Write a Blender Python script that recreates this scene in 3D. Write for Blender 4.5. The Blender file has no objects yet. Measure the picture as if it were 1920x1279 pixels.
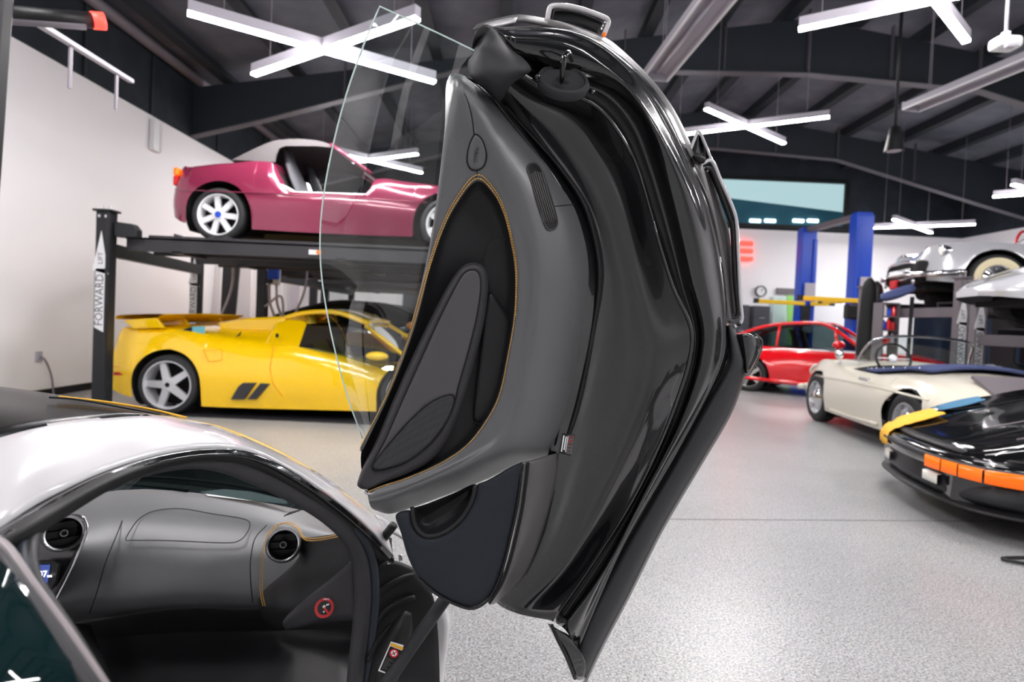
import bpy, bmesh, math, random
from mathutils import Vector, Matrix
random.seed(7)
SC = bpy.context.scene
COL = SC.collection
# ---------------------------------------------------------------- camera
F_PX, W_PX, H_PX = 1050.0, 1920.0, 1279.0
CAM = Vector((0, 0, 1.25))
ROLL, PITCH, PPY = math.radians(2.5), math.atan(22 / 1050), 18.0
R0 = Vector((1, 0, 0)); FW = Vector((0, math.cos(PITCH), -math.sin(PITCH))); U0 = Vector((0, math.sin(PITCH), math.cos(PITCH)))
CR_ = R0 * math.cos(ROLL) + U0 * math.sin(ROLL)
CU_ = -R0 * math.sin(ROLL) + U0 * math.cos(ROLL)
cam_d = bpy.data.cameras.new('camera'); cam = bpy.data.objects.new('camera', cam_d); COL.objects.link(cam)
M = Matrix.Identity(4)
for i in range(3):
    M[i][0] = CR_[i]; M[i][1] = CU_[i]; M[i][2] = -FW[i]; M[i][3] = CAM[i]
cam.matrix_world = M
cam_d.sensor_width = 36; cam_d.lens = 36 * F_PX / W_PX; cam_d.shift_y = -PPY / W_PX
cam_d.clip_start = 0.02; cam_d.clip_end = 200
cam_d.dof.use_dof = True; cam_d.dof.focus_distance = 1.25; cam_d.dof.aperture_fstop = 3.2
SC.camera = cam
# ---------------------------------------------------------------- world, exposure
wd = bpy.data.worlds.new('sky'); SC.world = wd; wd.use_nodes = True
wd.node_tree.nodes['Background'].inputs[0].default_value = (0.74, 0.88, 0.93, 1)
wd.node_tree.nodes['Background'].inputs[1].default_value = 0.36
SC.view_settings.view_transform = 'Standard'; SC.view_settings.look = 'None'
SC.view_settings.gamma = 1.0; SC.view_settings.use_curve_mapping = False
SC.view_settings.exposure = 1.66
LAMP = 36.0          # brightness of the white diffusers of the cross lights

def ray(x, y):
    dx, dy = x - W_PX / 2, y - (H_PX / 2 - PPY)
    u = dx * math.cos(ROLL) + dy * math.sin(ROLL); v = -dx * math.sin(ROLL) + dy * math.cos(ROLL)
    return FW + R0 * (u / F_PX) - U0 * (v / F_PX)
def pt(x, y, Y):
    d = ray(x, y); return CAM + d * (Y / d.y)
def ptz(x, y, z):
    d = ray(x, y); return CAM + d * ((z - CAM.z) / d.z)
def ptx(x, y, X):
    d = ray(x, y); return CAM + d * (X / d.x)

# ---------------------------------------------------------------- materials
def lin(c):
    return tuple(((v / 255) / 12.92 if v / 255 <= 0.04045 else ((v / 255 + 0.055) / 1.055) ** 2.4) for v in c) + (1,)
MT = {}
def mat(name, c, rough=0.5, metal=0.0, coat=0.0, spec=0.5, emit=None, es=0, trans=0, ior=1.45, bump=None, var=None, alpha=None, flake=0):
    m = bpy.data.materials.new(name); m.use_nodes = True; nt = m.node_tree; b = nt.nodes['Principled BSDF']
    b.inputs['Base Color'].default_value = lin(c); b.inputs['Roughness'].default_value = rough; b.inputs['Metallic'].default_value = metal
    b.inputs['Coat Weight'].default_value = coat; b.inputs['Coat Roughness'].default_value = 0.02
    b.inputs['Specular IOR Level'].default_value = spec; b.inputs['IOR'].default_value = ior; b.inputs['Transmission Weight'].default_value = trans
    if emit: b.inputs['Emission Color'].default_value = lin(emit); b.inputs['Emission Strength'].default_value = es
    tc = nt.nodes.new('ShaderNodeTexCoord')
    if bump:      # (scale, strength)
        n = nt.nodes.new('ShaderNodeTexNoise'); n.inputs['Scale'].default_value = bump[0]; n.inputs['Detail'].default_value = 3
        nt.links.new(tc.outputs['Object'], n.inputs['Vector'])
        bp = nt.nodes.new('ShaderNodeBump'); bp.inputs['Strength'].default_value = bump[1]; bp.inputs['Distance'].default_value = 0.002
        nt.links.new(n.outputs['Fac'], bp.inputs['Height']); nt.links.new(bp.outputs['Normal'], b.inputs['Normal'])
    if var:       # (scale, second colour, lo, hi)
        n = nt.nodes.new('ShaderNodeTexNoise'); n.inputs['Scale'].default_value = var[0]; n.inputs['Detail'].default_value = 4
        nt.links.new(tc.outputs['Object'], n.inputs['Vector'])
        r = nt.nodes.new('ShaderNodeValToRGB'); r.color_ramp.elements[0].position = var[2]; r.color_ramp.elements[1].position = var[3]
        r.color_ramp.elements[0].color = lin(c); r.color_ramp.elements[1].color = lin(var[1])
        nt.links.new(n.outputs['Fac'], r.inputs['Fac']); nt.links.new(r.outputs['Color'], b.inputs['Base Color'])
    MT[name] = m; return m
mat('white_wall', (241, 239, 241), 0.65, bump=(40, 0.05))
mat('navy_wall', (25, 32, 40), 0.8, var=(3, (34, 42, 51), 0.4, 0.7))
mat('ceiling_panel', (84, 88, 98), 0.7, var=(2.5, (100, 101, 110), 0.35, 0.7))
mat('purlin', (30, 35, 42), 0.7)
mat('rafter', (38, 44, 51), 0.6)
mat('rafter_flange', (84, 82, 88), 0.6)
mat('grey_pipe', (128, 122, 130), 0.5)
mat('grey_post', (108, 101, 106), 0.5)
mat('lilac_metal', (176, 172, 182), 0.45)
mat('diffuser', (255, 250, 240), 0.5, emit=(253, 250, 251), es=LAMP)
mat('outdoor_glow', (255, 255, 250), 0.5, emit=(255, 252, 246), es=2.2)  # glow imitating ceiling lights mirrored in the high window
mat('black_plastic', (20, 20, 22), 0.45)
mat('black_matte', (14, 14, 15), 0.7)
mat('black_steel', (24, 25, 29), 0.4, bump=(60, 0.05))
mat('charcoal_steel', (52, 50, 54), 0.45)
mat('paint_black', (9, 10, 11), 0.12, coat=1.0, var=(2, (12, 13, 14), 0.3, 0.7))
mat('shell_black', (15, 16, 18), 0.2, coat=1.0); MT['shell_black'].node_tree.nodes['Principled BSDF'].inputs['Coat IOR'].default_value = 1.62
mat('roof_black', (14, 13, 15), 0.25, spec=0.12)
mat('paint_white', (214, 212, 214), 0.2, coat=1.0)
mat('leather_grey', (94, 95, 97), 0.36, spec=0.8, bump=(700, 0.18))
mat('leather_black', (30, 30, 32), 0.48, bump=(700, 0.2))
mat('satin_leather', (82, 79, 82), 0.42, bump=(700, 0.12))
mat('leather_dark', (56, 55, 58), 0.5, bump=(700, 0.15))
mat('rubber', (24, 24, 25), 0.55)
mat('soft_rubber', (45, 45, 48), 0.6)
mat('seal_blue', (46, 52, 62), 0.5)
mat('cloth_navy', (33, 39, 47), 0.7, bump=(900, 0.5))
mat('satin_grey', (92, 90, 90), 0.35)
mat('stitch', (206, 160, 78), 0.6)
mat('chrome', (225, 225, 228), 0.08, metal=1.0)
mat('silver', (196, 197, 200), 0.25, metal=1.0)
mat('rim_silver', (208, 208, 212), 0.3, metal=0.4)
mat('yellow_paint', (255, 206, 0), 0.18, coat=0.9)
mat('amber_paint', (246, 160, 14), 0.2, coat=0.9)
mat('maroon_paint', (140, 46, 76), 0.2, coat=0.9, metal=0.25)
mat('red_paint', (222, 8, 24), 0.18, coat=0.9)
mat('cream_paint', (214, 208, 192), 0.2, coat=0.8)
mat('silver_paint', (205, 206, 210), 0.22, coat=0.8, metal=0.35)
mat('green_paint', (30, 42, 36), 0.15, coat=1.0)
mat('tyre', (40, 40, 42), 0.7)
mat('well_black', (8, 8, 9), 0.9)
mat('dark_glass', (14, 20, 24), 0.04, coat=1.0)
mat('soft_top', (92, 87, 88), 0.8, bump=(300, 0.2))
mat('soft_top_black', (16, 16, 18), 0.8)
mat('tonneau', (58, 68, 108), 0.7)
mat('blue_paint', (16, 70, 190), 0.35)
mat('lift_yellow', (238, 196, 30), 0.4)
mat('orange_lens', (245, 110, 10), 0.25, emit=(245, 100, 5), es=0.15)
mat('red_lens', (190, 20, 24), 0.2)
mat('clear_lens', (235, 236, 226), 0.15)
mat('red_neon', (240, 70, 60), 0.4, emit=(245, 60, 50), es=0.9)
mat('tan', (200, 160, 118), 0.6)
mat('cyan_tape', (110, 190, 205), 0.5)
mat('blue_tarp', (20, 40, 66), 0.65, bump=(6, 0.8))
mat('white_plastic', (228, 228, 230), 0.4)
mat('grey_box', (74, 76, 82), 0.5)
mat('mint_panel', (206, 228, 226), 0.5)
mat('lime', (150, 214, 110), 0.6)
mat('amber_rag', (240, 180, 60), 0.8, bump=(80, 0.3))
mat('blue_rag', (66, 116, 148), 0.8, bump=(80, 0.3))
mat('whitewall', (226, 214, 176), 0.6)
mat('screen', (20, 26, 50), 0.1, emit=(50, 66, 130), es=0.5)
mat('screen_text', (255, 255, 255), 0.5, emit=(255, 255, 255), es=1.2)
mat('print_white', (236, 236, 236), 0.6)
mat('print_red', (205, 32, 40), 0.5)
mat('print_black', (16, 16, 17), 0.5)
mat('print_amber', (238, 178, 40), 0.5)
mat('paper', (240, 240, 238), 0.7)
mat('teal_roof', (78, 128, 150), 0.6)
mat('seat_cloth', (96, 96, 100), 0.7)
mat('seat_olive', (176, 160, 50), 0.6)
# carpet, speaker mesh and carbon weave are regular patterns
def weave(name, c1, c2, scale, rough, coat=0.0):
    m = mat(name, c1, rough, coat=coat); nt = m.node_tree; b = nt.nodes['Principled BSDF']
    tc = nt.nodes.new('ShaderNodeTexCoord'); ck = nt.nodes.new('ShaderNodeTexChecker')
    ck.inputs['Scale'].default_value = scale; ck.inputs['Color1'].default_value = lin(c1); ck.inputs['Color2'].default_value = lin(c2)
    nt.links.new(tc.outputs['Object'], ck.inputs['Vector']); nt.links.new(ck.outputs['Color'], b.inputs['Base Color'])
weave('speaker_mesh', (70, 71, 75), (34, 35, 38), 420, 0.5)
weave('carbon', (48, 48, 50), (24, 24, 26), 260, 0.3, 0.6)
def glass_mat(name, tint, edge=False, ior=1.45, refl=1.0):
    m = bpy.data.materials.new(name); m.use_nodes = True; nt = m.node_tree; nt.nodes.clear()
    out = nt.nodes.new('ShaderNodeOutputMaterial'); mix = nt.nodes.new('ShaderNodeMixShader'); tr = nt.nodes.new('ShaderNodeBsdfTransparent')
    gl = nt.nodes.new('ShaderNodeBsdfGlossy'); gl.inputs['Roughness'].default_value = 0.0; fr = nt.nodes.new('ShaderNodeFresnel'); fr.inputs[0].default_value = ior
    tr.inputs[0].default_value = lin(tint); gl.inputs['Color'].default_value = (refl, refl, refl, 1)
    nt.links.new(fr.outputs[0], mix.inputs[0]); nt.links.new(tr.outputs[0], mix.inputs[1]); nt.links.new(gl.outputs[0], mix.inputs[2]); nt.links.new(mix.outputs[0], out.inputs[0])
    MT[name] = m
glass_mat('door_glass', (238, 246, 244), ior=1.85)
glass_mat('car_glass', (150, 165, 165))
glass_mat('dark_car_glass', (70, 84, 86))
glass_mat('clear_glass', (226, 236, 236))
mat('quarter_glass', (12, 34, 36), 0.05, coat=1.0)
mat('lilac_trim', (150, 141, 143), 0.4)
mat('glass_edge', (206, 226, 222), 0.2, emit=None)

# floor: speckled grey epoxy with fine flakes
m = mat('epoxy_floor', (176, 173, 172), 0.28); nt = m.node_tree; b = nt.nodes['Principled BSDF']
tc = nt.nodes.new('ShaderNodeTexCoord')
n1 = nt.nodes.new('ShaderNodeTexNoise'); n1.inputs['Scale'].default_value = 120; n1.inputs['Detail'].default_value = 2
v1 = nt.nodes.new('ShaderNodeTexVoronoi'); v1.inputs['Scale'].default_value = 130
r1 = nt.nodes.new('ShaderNodeValToRGB'); r1.color_ramp.elements[0].position = 0.36; r1.color_ramp.elements[1].position = 0.64
r1.color_ramp.elements[0].color = lin((118, 115, 115)); r1.color_ramp.elements[1].color = lin((182, 179, 178))
n2 = nt.nodes.new('ShaderNodeTexNoise'); n2.inputs['Scale'].default_value = 1.3; n2.inputs['Detail'].default_value = 5
mx = nt.nodes.new('ShaderNodeMixRGB'); mx.blend_type = 'MULTIPLY'; mx.inputs[0].default_value = 0.5
r2 = nt.nodes.new('ShaderNodeValToRGB'); r2.color_ramp.elements[0].position = 0.3; r2.color_ramp.elements[0].color = (0.72, 0.72, 0.72, 1); r2.color_ramp.elements[1].position = 0.7
mx2 = nt.nodes.new('ShaderNodeMixRGB'); mx2.blend_type = 'SOFT_LIGHT'; mx2.inputs[0].default_value = 0.55
for a, bb in ((tc.outputs['Object'], n1.inputs['Vector']), (tc.outputs['Object'], v1.inputs['Vector']), (tc.outputs['Object'], n2.inputs['Vector']), (n1.outputs['Fac'], r1.inputs['Fac']),
              (n2.outputs['Fac'], r2.inputs['Fac']), (r1.outputs['Color'], mx2.inputs[1]), (v1.outputs['Color'], mx2.inputs[2]),
              (mx2.outputs['Color'], mx.inputs[1]), (r2.outputs['Color'], mx.inputs[2])):
    nt.links.new(a, bb)
hs = nt.nodes.new('ShaderNodeHueSaturation'); hs.inputs['Saturation'].default_value = 0.12
nt.links.new(mx.outputs['Color'], hs.inputs['Color']); nt.links.new(hs.outputs['Color'], b.inputs['Base Color'])

# ---------------------------------------------------------------- geometry helpers
def mk(name, V, F, m, parent=None, smooth=True, solid=None, solid_off=-1, bevel=None, sub=0, mi=None, merge=True, auto=None):
    """link verts/faces as one mesh object; m is a material name or a list with per-face index mi"""
    me = bpy.data.meshes.new(name); me.from_pydata([tuple(v) for v in V], [], F)
    for q in ([m] if isinstance(m, str) else m): me.materials.append(MT[q])
    if mi:
        for p, i in zip(me.polygons, mi): p.material_index = i
    if merge:
        bm = bmesh.new(); bm.from_mesh(me); bmesh.ops.remove_doubles(bm, verts=bm.verts, dist=1e-5); bm.to_mesh(me); bm.free()
    if smooth:
        for p in me.polygons: p.use_smooth = True
        if auto: me.set_sharp_from_angle(angle=math.radians(auto))
    return link(name, me, parent, solid, solid_off, bevel, sub)
def link(name, me, parent=None, solid=None, solid_off=-1, bevel=None, sub=0):
    o = bpy.data.objects.new(name, me); COL.objects.link(o)
    if parent is not None:
        o.parent = parent
        if parent.get('_world'): o.location = -parent.location
    if solid:
        s = o.modifiers.new('solid', 'SOLIDIFY'); s.thickness = solid; s.offset = solid_off
    if bevel:
        s = o.modifiers.new('bevel', 'BEVEL'); s.width = bevel; s.segments = 2; s.limit_method = 'ANGLE'
    if sub:
        s = o.modifiers.new('sub', 'SUBSURF'); s.levels = sub; s.render_levels = sub
    return o
def thing(name, label, cat, loc=(0, 0, 0), rz=0, group=None, world=False):
    o = bpy.data.objects.new(name, None); COL.objects.link(o); o.location = loc; o.rotation_euler = (0, 0, rz)
    o['label'] = label; o['category'] = cat
    if group: o['group'] = group
    if world: o['_world'] = 1
    o.empty_display_size = 0.1
    return o
def tag(o, label, cat, group=None):
    o['label'] = label; o['category'] = cat
    if group: o['group'] = group
    return o
def struct(o):
    o['kind'] = 'structure'; return o
class MB:
    def __init__(s): s.V = []; s.F = []; s.I = []
    def add(s, V, F, i=0):
        k = len(s.V); s.V += [Vector(v) for v in V]; s.F += [tuple(a + k for a in f) for f in F]; s.I += [i] * len(F); return s
    def box(s, c, d, rot=None, i=0):
        c = Vector(c); h = Vector(d) / 2
        V = [Vector((x * h.x, y * h.y, z * h.z)) for x in (-1, 1) for y in (-1, 1) for z in (-1, 1)]
        if rot is not None: V = [rot @ v for v in V]
        return s.add([v + c for v in V], [(0, 1, 3, 2), (4, 6, 7, 5), (0, 4, 5, 1), (2, 3, 7, 6), (0, 2, 6, 4), (1, 5, 7, 3)], i)
    def bar(s, a, b, w, h, i=0, up=(0, 0, 1)):
        a = Vector(a); b = Vector(b); x = (b - a); L = x.length; x.normalize(); u = Vector(up)
        if abs(x.dot(u)) > 0.99: u = Vector((0, 1, 0))
        y = u.cross(x).normalized(); z = x.cross(y)
        return s.box((a + b) / 2, (L, w, h), Matrix((x, y, z)).transposed(), i)
    def tube(s, P, r, seg=10, i=0, closed=False, cap=True):
        P = [Vector(p) for p in P]; n = len(P); rr = r if isinstance(r, (list, tuple)) else [r] * n
        T = [((P[(k + 1) % n] - P[k - 1]) if closed else (P[min(k + 1, n - 1)] - P[max(k - 1, 0)])).normalized() for k in range(n)]
        u = Vector((0, 0, 1)) if abs(T[0].z) < 0.9 else Vector((1, 0, 0)); u = (u - T[0] * u.dot(T[0])).normalized()
        V = []; 
        for k in range(n):
            u = (u - T[k] * u.dot(T[k])).normalized(); w = T[k].cross(u)
            V += [P[k] + (u * math.cos(2 * math.pi * j / seg) + w * math.sin(2 * math.pi * j / seg)) * rr[k] for j in range(seg)]
        Fc = [(k * seg + j, k * seg + (j + 1) % seg, ((k + 1) % n) * seg + (j + 1) % seg, ((k + 1) % n) * seg + j) for k in range(n if closed else n - 1) for j in range(seg)]
        if cap and not closed: Fc += [tuple(range(seg))[::-1], tuple((n - 1) * seg + j for j in range(seg))]
        return s.add(V, Fc, i)
    def lathe(s, prof, o=(0, 0, 0), ax=(0, 1, 0), seg=32, idx=None):
        """prof [(r, h)], around axis ax through o; idx = material index per segment"""
        o = Vector(o); a = Vector(ax).normalized(); u = Vector((0, 0, 1)) if abs(a.z) < 0.9 else Vector((1, 0, 0)); u = (u - a * u.dot(a)).normalized(); w = a.cross(u)
        n = len(prof); V = [o + a * h + (u * math.cos(2 * math.pi * j / seg) + w * math.sin(2 * math.pi * j / seg)) * max(r, 1e-4) for r, h in prof for j in range(seg)]
        for k in range(n - 1):
            pass
        b = len(s.V); s.V += V
        for k in range(n - 1):
            for j in range(seg):
                s.F.append((b + k * seg + j, b + k * seg + (j + 1) % seg, b + (k + 1) * seg + (j + 1) % seg, b + (k + 1) * seg + j)); s.I.append(idx[k] if idx else 0)
        return s
    def prism(s, P, a, i=0):
        """flat polygon P (3-D) extruded by the vector a"""
        P = [Vector(p) for p in P]; n = len(P); a = Vector(a)
        return s.add(P + [p + a for p in P], [tuple(range(n))[::-1], tuple(range(n, 2 * n))] + [(k, (k + 1) % n, n + (k + 1) % n, n + k) for k in range(n)], i)
    def build(s, name, m, parent=None, smooth=False, **k):
        return mk(name, s.V, s.F, m, parent, smooth, mi=s.I, **k)
def crs(P, sub, closed=False):
    """Catmull-Rom through the points, sub steps for each span"""
    n = len(P); out = []
    for k in range(n if closed else n - 1):
        p1, p2 = P[k], P[(k + 1) % n]
        p0 = P[k - 1] if (k > 0 or closed) else p1 * 2 - p2
        p3 = P[(k + 2) % n] if (k + 2 < n or closed) else p2 * 2 - p1
        for j in range(sub):
            t = j / sub
            out.append(0.5 * ((2 * p1) + (p2 - p0) * t + (2 * p0 - 5 * p1 + 4 * p2 - p3) * t * t + (3 * p1 - p0 - 3 * p2 + p3) * t ** 3))
    if not closed: out.append(P[-1].copy())
    return out
def grid(rows, closed=False):
    n = len(rows[0]); V = [v for r in rows for v in r]
    F = [(k * n + j, k * n + (j + 1) % n, (k + 1) * n + (j + 1) % n, (k + 1) * n + j) for k in range(len(rows) - 1) for j in range(n if closed else n - 1)]
    return V, F
def face_cam(V, F, to=None):
    to = CAM if to is None else to; s = 0
    for f in F[::max(1, len(F) // 200)]:
        a, b, c = V[f[0]], V[f[1]], V[f[2]]; nn = (b - a).cross(c - a); s += nn.dot(to - a) / (nn.length + 1e-12) * nn.length
    return F if s > 0 else [tuple(reversed(f)) for f in F]
def loft(rows, su=4, sv=4, closed=False):
    R = [crs([Vector(p) for p in r], su, closed) for r in rows]
    cols = [crs([r[j] for r in R], sv) for j in range(len(R[0]))]
    V, F = grid([[c[k] for c in cols] for k in range(len(cols[0]))], closed)
    return V, face_cam(V, F)
def near(p, S):
    best = None
    for a, b in zip(S[:-1], S[1:]):
        d = b - a; t = max(0, min(1, (p - a).dot(d) / max(d.length_squared, 1e-9))); q = a + d * t
        if best is None or (q - p).length < best[0]: best = ((q - p).length, q)
    return best[1]
def pad(outline, spine, prof, dep, sub=5):
    """a cushion: pixel outline, rings pulled towards the spine; prof [(t, rise)]; dep(x, y, rise) -> 3-D"""
    O = crs([Vector((x, y)) for x, y in outline], sub, True)
    S = [Vector((x, y)) for x, y in spine]; S = S if len(S) > 1 else S * 2
    N = [near(p, S) for p in O]
    full = [prof[0]]
    for (ta, da), (tb, db_) in zip(prof[:-1], prof[1:]):
        k = max(1, math.ceil((tb - ta) / .12)); full += [(ta + (tb - ta) * j / k, da + (db_ - da) * j / k) for j in range(1, k + 1)]
    prof = full
    rows = [[dep(*(p.lerp(q, t)), d) for p, q in zip(O, N)] for t, d in prof]
    V, F = grid(rows, True)
    return V, face_cam(V, F)
def ip(T, x):
    """smooth lookup in a table [(x, value)]"""
    if x <= T[0][0]: return T[0][1]
    for (a, va), (b, vb) in zip(T[:-1], T[1:]):
        if x <= b:
            t = (x - a) / (b - a); return va + (vb - va) * t
    return T[-1][1]
def ips(T, x):
    n = len(T)
    if x <= T[0][0]: return T[0][1]
    if x >= T[-1][0]: return T[-1][1]
    for k in range(n - 1):
        if x <= T[k + 1][0]:
            x1, y1 = T[k]; x2, y2 = T[k + 1]; h = x2 - x1; t = (x - x1) / h
            m1 = (y2 - T[k - 1][1]) / (x2 - T[k - 1][0]) if k > 0 else (y2 - y1) / h
            m2 = (T[k + 2][1] - y1) / (T[k + 2][0] - x1) if k + 2 < n else (y2 - y1) / h
            return (2 * t ** 3 - 3 * t * t + 1) * y1 + (t ** 3 - 2 * t * t + t) * h * m1 + (-2 * t ** 3 + 3 * t * t) * y2 + (t ** 3 - t * t) * h * m2
def text(name, s, m, parent, mtx, size, depth=0.0005, extra_w=1.0):
    c = bpy.data.curves.new(name, 'FONT'); c.body = s; c.size = size; c.extrude = depth; c.align_x = 'CENTER'; c.align_y = 'CENTER'; c.resolution_u = 2
    tmp = bpy.data.objects.new('tmp', c); COL.objects.link(tmp); dg = bpy.context.evaluated_depsgraph_get(); me = bpy.data.meshes.new_from_object(tmp.evaluated_get(dg))
    bpy.data.objects.remove(tmp); bpy.data.curves.remove(c); me.transform(Matrix.Scale(extra_w, 4, (1, 0, 0))); me.transform(mtx); me.materials.clear(); me.materials.append(MT[m]); me.name = name
    return link(name, me, parent)
def frame(o, x, z):
    """matrix with origin o, x axis x, normal z"""
    x = Vector(x).normalized(); z = Vector(z); z = (z - x * z.dot(x)).normalized(); y = z.cross(x); R = Matrix((x, y, z)).transposed().to_4x4(); R.translation = Vector(o); return R
# ================================================================ the hall
XL, XR, YB, YF, ZW = -5.95, 13.4, 16.9, -7.0, 4.28
RX, RZ, SL = 5.1, 7.1, 0.155
def zc(x): return RZ - SL * abs(x - RX)
def boxobj(name, lo, hi, m, parent=None, bevel=None):
    lo, hi = Vector(lo), Vector(hi); return MB().box((lo + hi) / 2, hi - lo).build(name, m, parent, bevel=bevel)
fl = struct(boxobj('floor', (XL - .1, YF - .1, -.1), (XR + .1, YB + .1, 0), 'epoxy_floor'))
# saw-cut joints in the slab
mat('joint', (92, 88, 88), 0.8)
for (xa, ya), (xb, yb) in (((1270, 974), (1920, 978)), ((1500, 742), (1750, 752))):
    p, q = ptz(xa, ya, 0), ptz(xb, yb, 0); d = (q - p).normalized()
    MB().bar(p - d * 1.0 + Vector((0, 0, .0007)), q + d * 2 + Vector((0, 0, .0007)), .008, .001).build('floor_joint', 'joint', fl)
wl = struct(boxobj('wall_left', (XL - .1, YF, 0), (XL, YB, ZW), 'white_wall'))
boxobj('upper_cladding', (XL - .1, YF, ZW), (XL + .02, YB, 5.5), 'navy_wall', wl)
wr = struct(boxobj('wall_right', (XR, YF, 0), (XR + .1, YB, ZW), 'white_wall'))
boxobj('upper_cladding', (XR - .02, YF, ZW), (XR + .1, YB, 6.0), 'navy_wall', wr)
wb = struct(boxobj('wall_back', (XL, YB, 0), (XR, YB + .1, ZW), 'white_wall'))
w0, w1 = pt(1362, 334, YB), pt(1586, 420, YB)      # opening of the high window
WX0, WX1, WZ0, WZ1 = 5.4, pt(1586, 380, YB).x, ZW + .12, pt(1480, 338, YB).z
MB().box(((XL + WX0) / 2, YB + .04, (ZW + 7.1) / 2), (WX0 - XL, .12, 7.1 - ZW)).box(((XR + WX1) / 2, YB + .04, (ZW + 7.1) / 2), (XR - WX1, .12, 7.1 - ZW)).box(
    ((WX0 + WX1) / 2, YB + .04, (WZ1 + 7.1) / 2), (WX1 - WX0, .12, 7.1 - WZ1)).box(((WX0 + WX1) / 2, YB + .04, (ZW + WZ0) / 2), (WX1 - WX0, .12, WZ0 - ZW)).build('upper_cladding', 'navy_wall', wb)
wf = struct(boxobj('wall_front', (XL, YF - .1, 0), (XR, YF, ZW), 'white_wall'))
boxobj('upper_cladding', (XL, YF - .12, ZW), (XR, YF + .02, 7.1), 'navy_wall', wf)
struct(boxobj('baseboard_left', (XL, YF, 0), (XL + .02, YB, .1), 'black_plastic'))
# high window
wn = struct(boxobj('window_1', (WX0, YB + .05, WZ0), (WX1, YB + .056, WZ1), 'clear_glass'))
f = MB()
for (a, b_) in (((WX0, WZ0), (WX1, WZ0)), ((WX1, WZ0), (WX1, WZ1)), ((WX1, WZ1), (WX0, WZ1)), ((WX0, WZ1), (WX0, WZ0))):
    f.bar((a[0], YB - .02, a[1]), (b_[0], YB - .02, b_[1]), .12, .09)
f.build('window_frame', 'black_plastic', wn)
# porch roof outside the high window; glowing blocks added as mirrored ceiling lights
rf = MB(); za, zb = pt(1370, 366, 18.4), pt(1590, 398, 18.4)
rf.prism([(WX0 - 1, 18.4, za.z + .1), (WX1 + 2, 18.4, zb.z - .1), (WX1 + 2, 18.4, zb.z - 2.2), (WX0 - 1, 18.4, zb.z - 2.2)], (0, 1.5, 0))
tag(rf.build('porch_roof', 'teal_roof'), 'teal sloping canopy outside the high window', 'canopy')
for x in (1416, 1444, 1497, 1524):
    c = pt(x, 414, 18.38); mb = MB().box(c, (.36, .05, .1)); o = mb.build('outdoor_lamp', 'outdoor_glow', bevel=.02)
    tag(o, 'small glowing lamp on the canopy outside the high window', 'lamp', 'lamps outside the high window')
# ceiling
cl = struct(MB().prism([(XL - .1, YF, zc(XL)), (RX, YF, RZ), (RX, YF, RZ + .12), (XL - .1, YF, zc(XL) + .12)], (0, YB - YF, 0)).build('ceiling', 'ceiling_panel'))
MB().prism([(RX, YF, RZ), (XR + .1, YF, zc(XR)), (XR + .1, YF, zc(XR) + .12), (RX, YF, RZ + .12)], (0, YB - YF, 0)).build('roof_panel', 'ceiling_panel', cl)
x = XL + .6
while x < XR:
    MB().box((x, (YF + YB) / 2, zc(x) - .1), (.09, YB - YF, .2)).box((x + .07, (YF + YB) / 2, zc(x) - .19), (.16, YB - YF, .015)).build('purlin', 'purlin', cl); x += 1.25
for y in (1.2, 5.6, 10.2, 14.6):
    B = [(XL, 4.3), (XL + 1.3, 4.65), (-1, 5.75), (5.1, 5.9), (8.2, 5.75), (12, 4.75), (XR, 4.4)]
    T = [(XL, zc(XL) - .2), (RX, RZ - .2), (XR, zc(XR) - .2)]
    mb = MB().prism([(a, y, b) for a, b in B] + [(a, y, b) for a, b in T[::-1]], (0, .03, 0))
    for (a, b), (c, d) in zip(B[:-1], B[1:]): mb.bar((a, y + .015, b), (c, y + .015, d), .18, .02, 1)
    for a in (-3.2, -.5, 1.8, 3.6, 5.1, 6.6, 8.2, 10.2):
        mb.box((a, y - .03, (ip(B, a) + zc(a)) / 2), (.02, .07, zc(a) - ip(B, a) - .1), None, 1)
    struct(mb.build('roof_rafter', ['rafter', 'rafter_flange']))
# eave strut pipe and cladding ribs on the left
mb = MB().tube([(XL + .12, YF, 5.3), (XL + .12, YB, 5.3)], .085, 12); tag(mb.build('eave_pipe', 'grey_pipe', smooth=True), 'long grey pipe running along the dark top of the left wall', 'pipe')
for y in (3.6, 5.0, 6.2, 7.6, 9.0, 11.0, 13):
    boxobj('cladding_rib', (XL + .02, y, ZW), (XL + .05, y + .05, 5.4), 'purlin', wl)
# strip lamp tube and the sleeve with the red band under the left roof
a, b = pt(62, 38, 3.55), pt(246, 152, 5.2)
lf = thing('strip_light', 'unlit slim white tube fixture hung along the left wall top', 'light', tuple(a), world=True)
mb = MB().bar(a, b, .05, .035); mb.build('tube_housing', 'lilac_metal', lf, bevel=.006)
for t in (.3, .8):
    p = a.lerp(b, t); MB().bar(p, p - Vector((0, 0, .32)), .012, .03).build('bracket', 'grey_pipe', lf)
a, b = pt(20, 26, 3.2), pt(196, 40, 3.5)
d = (b - a).normalized()
rt = thing('roller_tube', 'black roller sleeve with a red end band under the roof', 'roller', tuple(a), world=True)
MB().tube([a, b - d * .06], .045, 16).build('sleeve', 'black_plastic', rt, smooth=True)
MB().tube([b - d * .065, b], .05, 16).build('red_band', 'red_neon', rt, smooth=True)
MB().tube([a - Vector((0, 0, .03)), b - d * .1 - Vector((0, 0, .03))], .03, 12).build('lower_rail', 'grey_pipe', rt, smooth=True)
text('print_mark', 'LIS', 'print_white', rt, frame(a.lerp(b, .42) + Vector((.0, -.048, .0)), d, (0, -1, 0)), .06)
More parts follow.
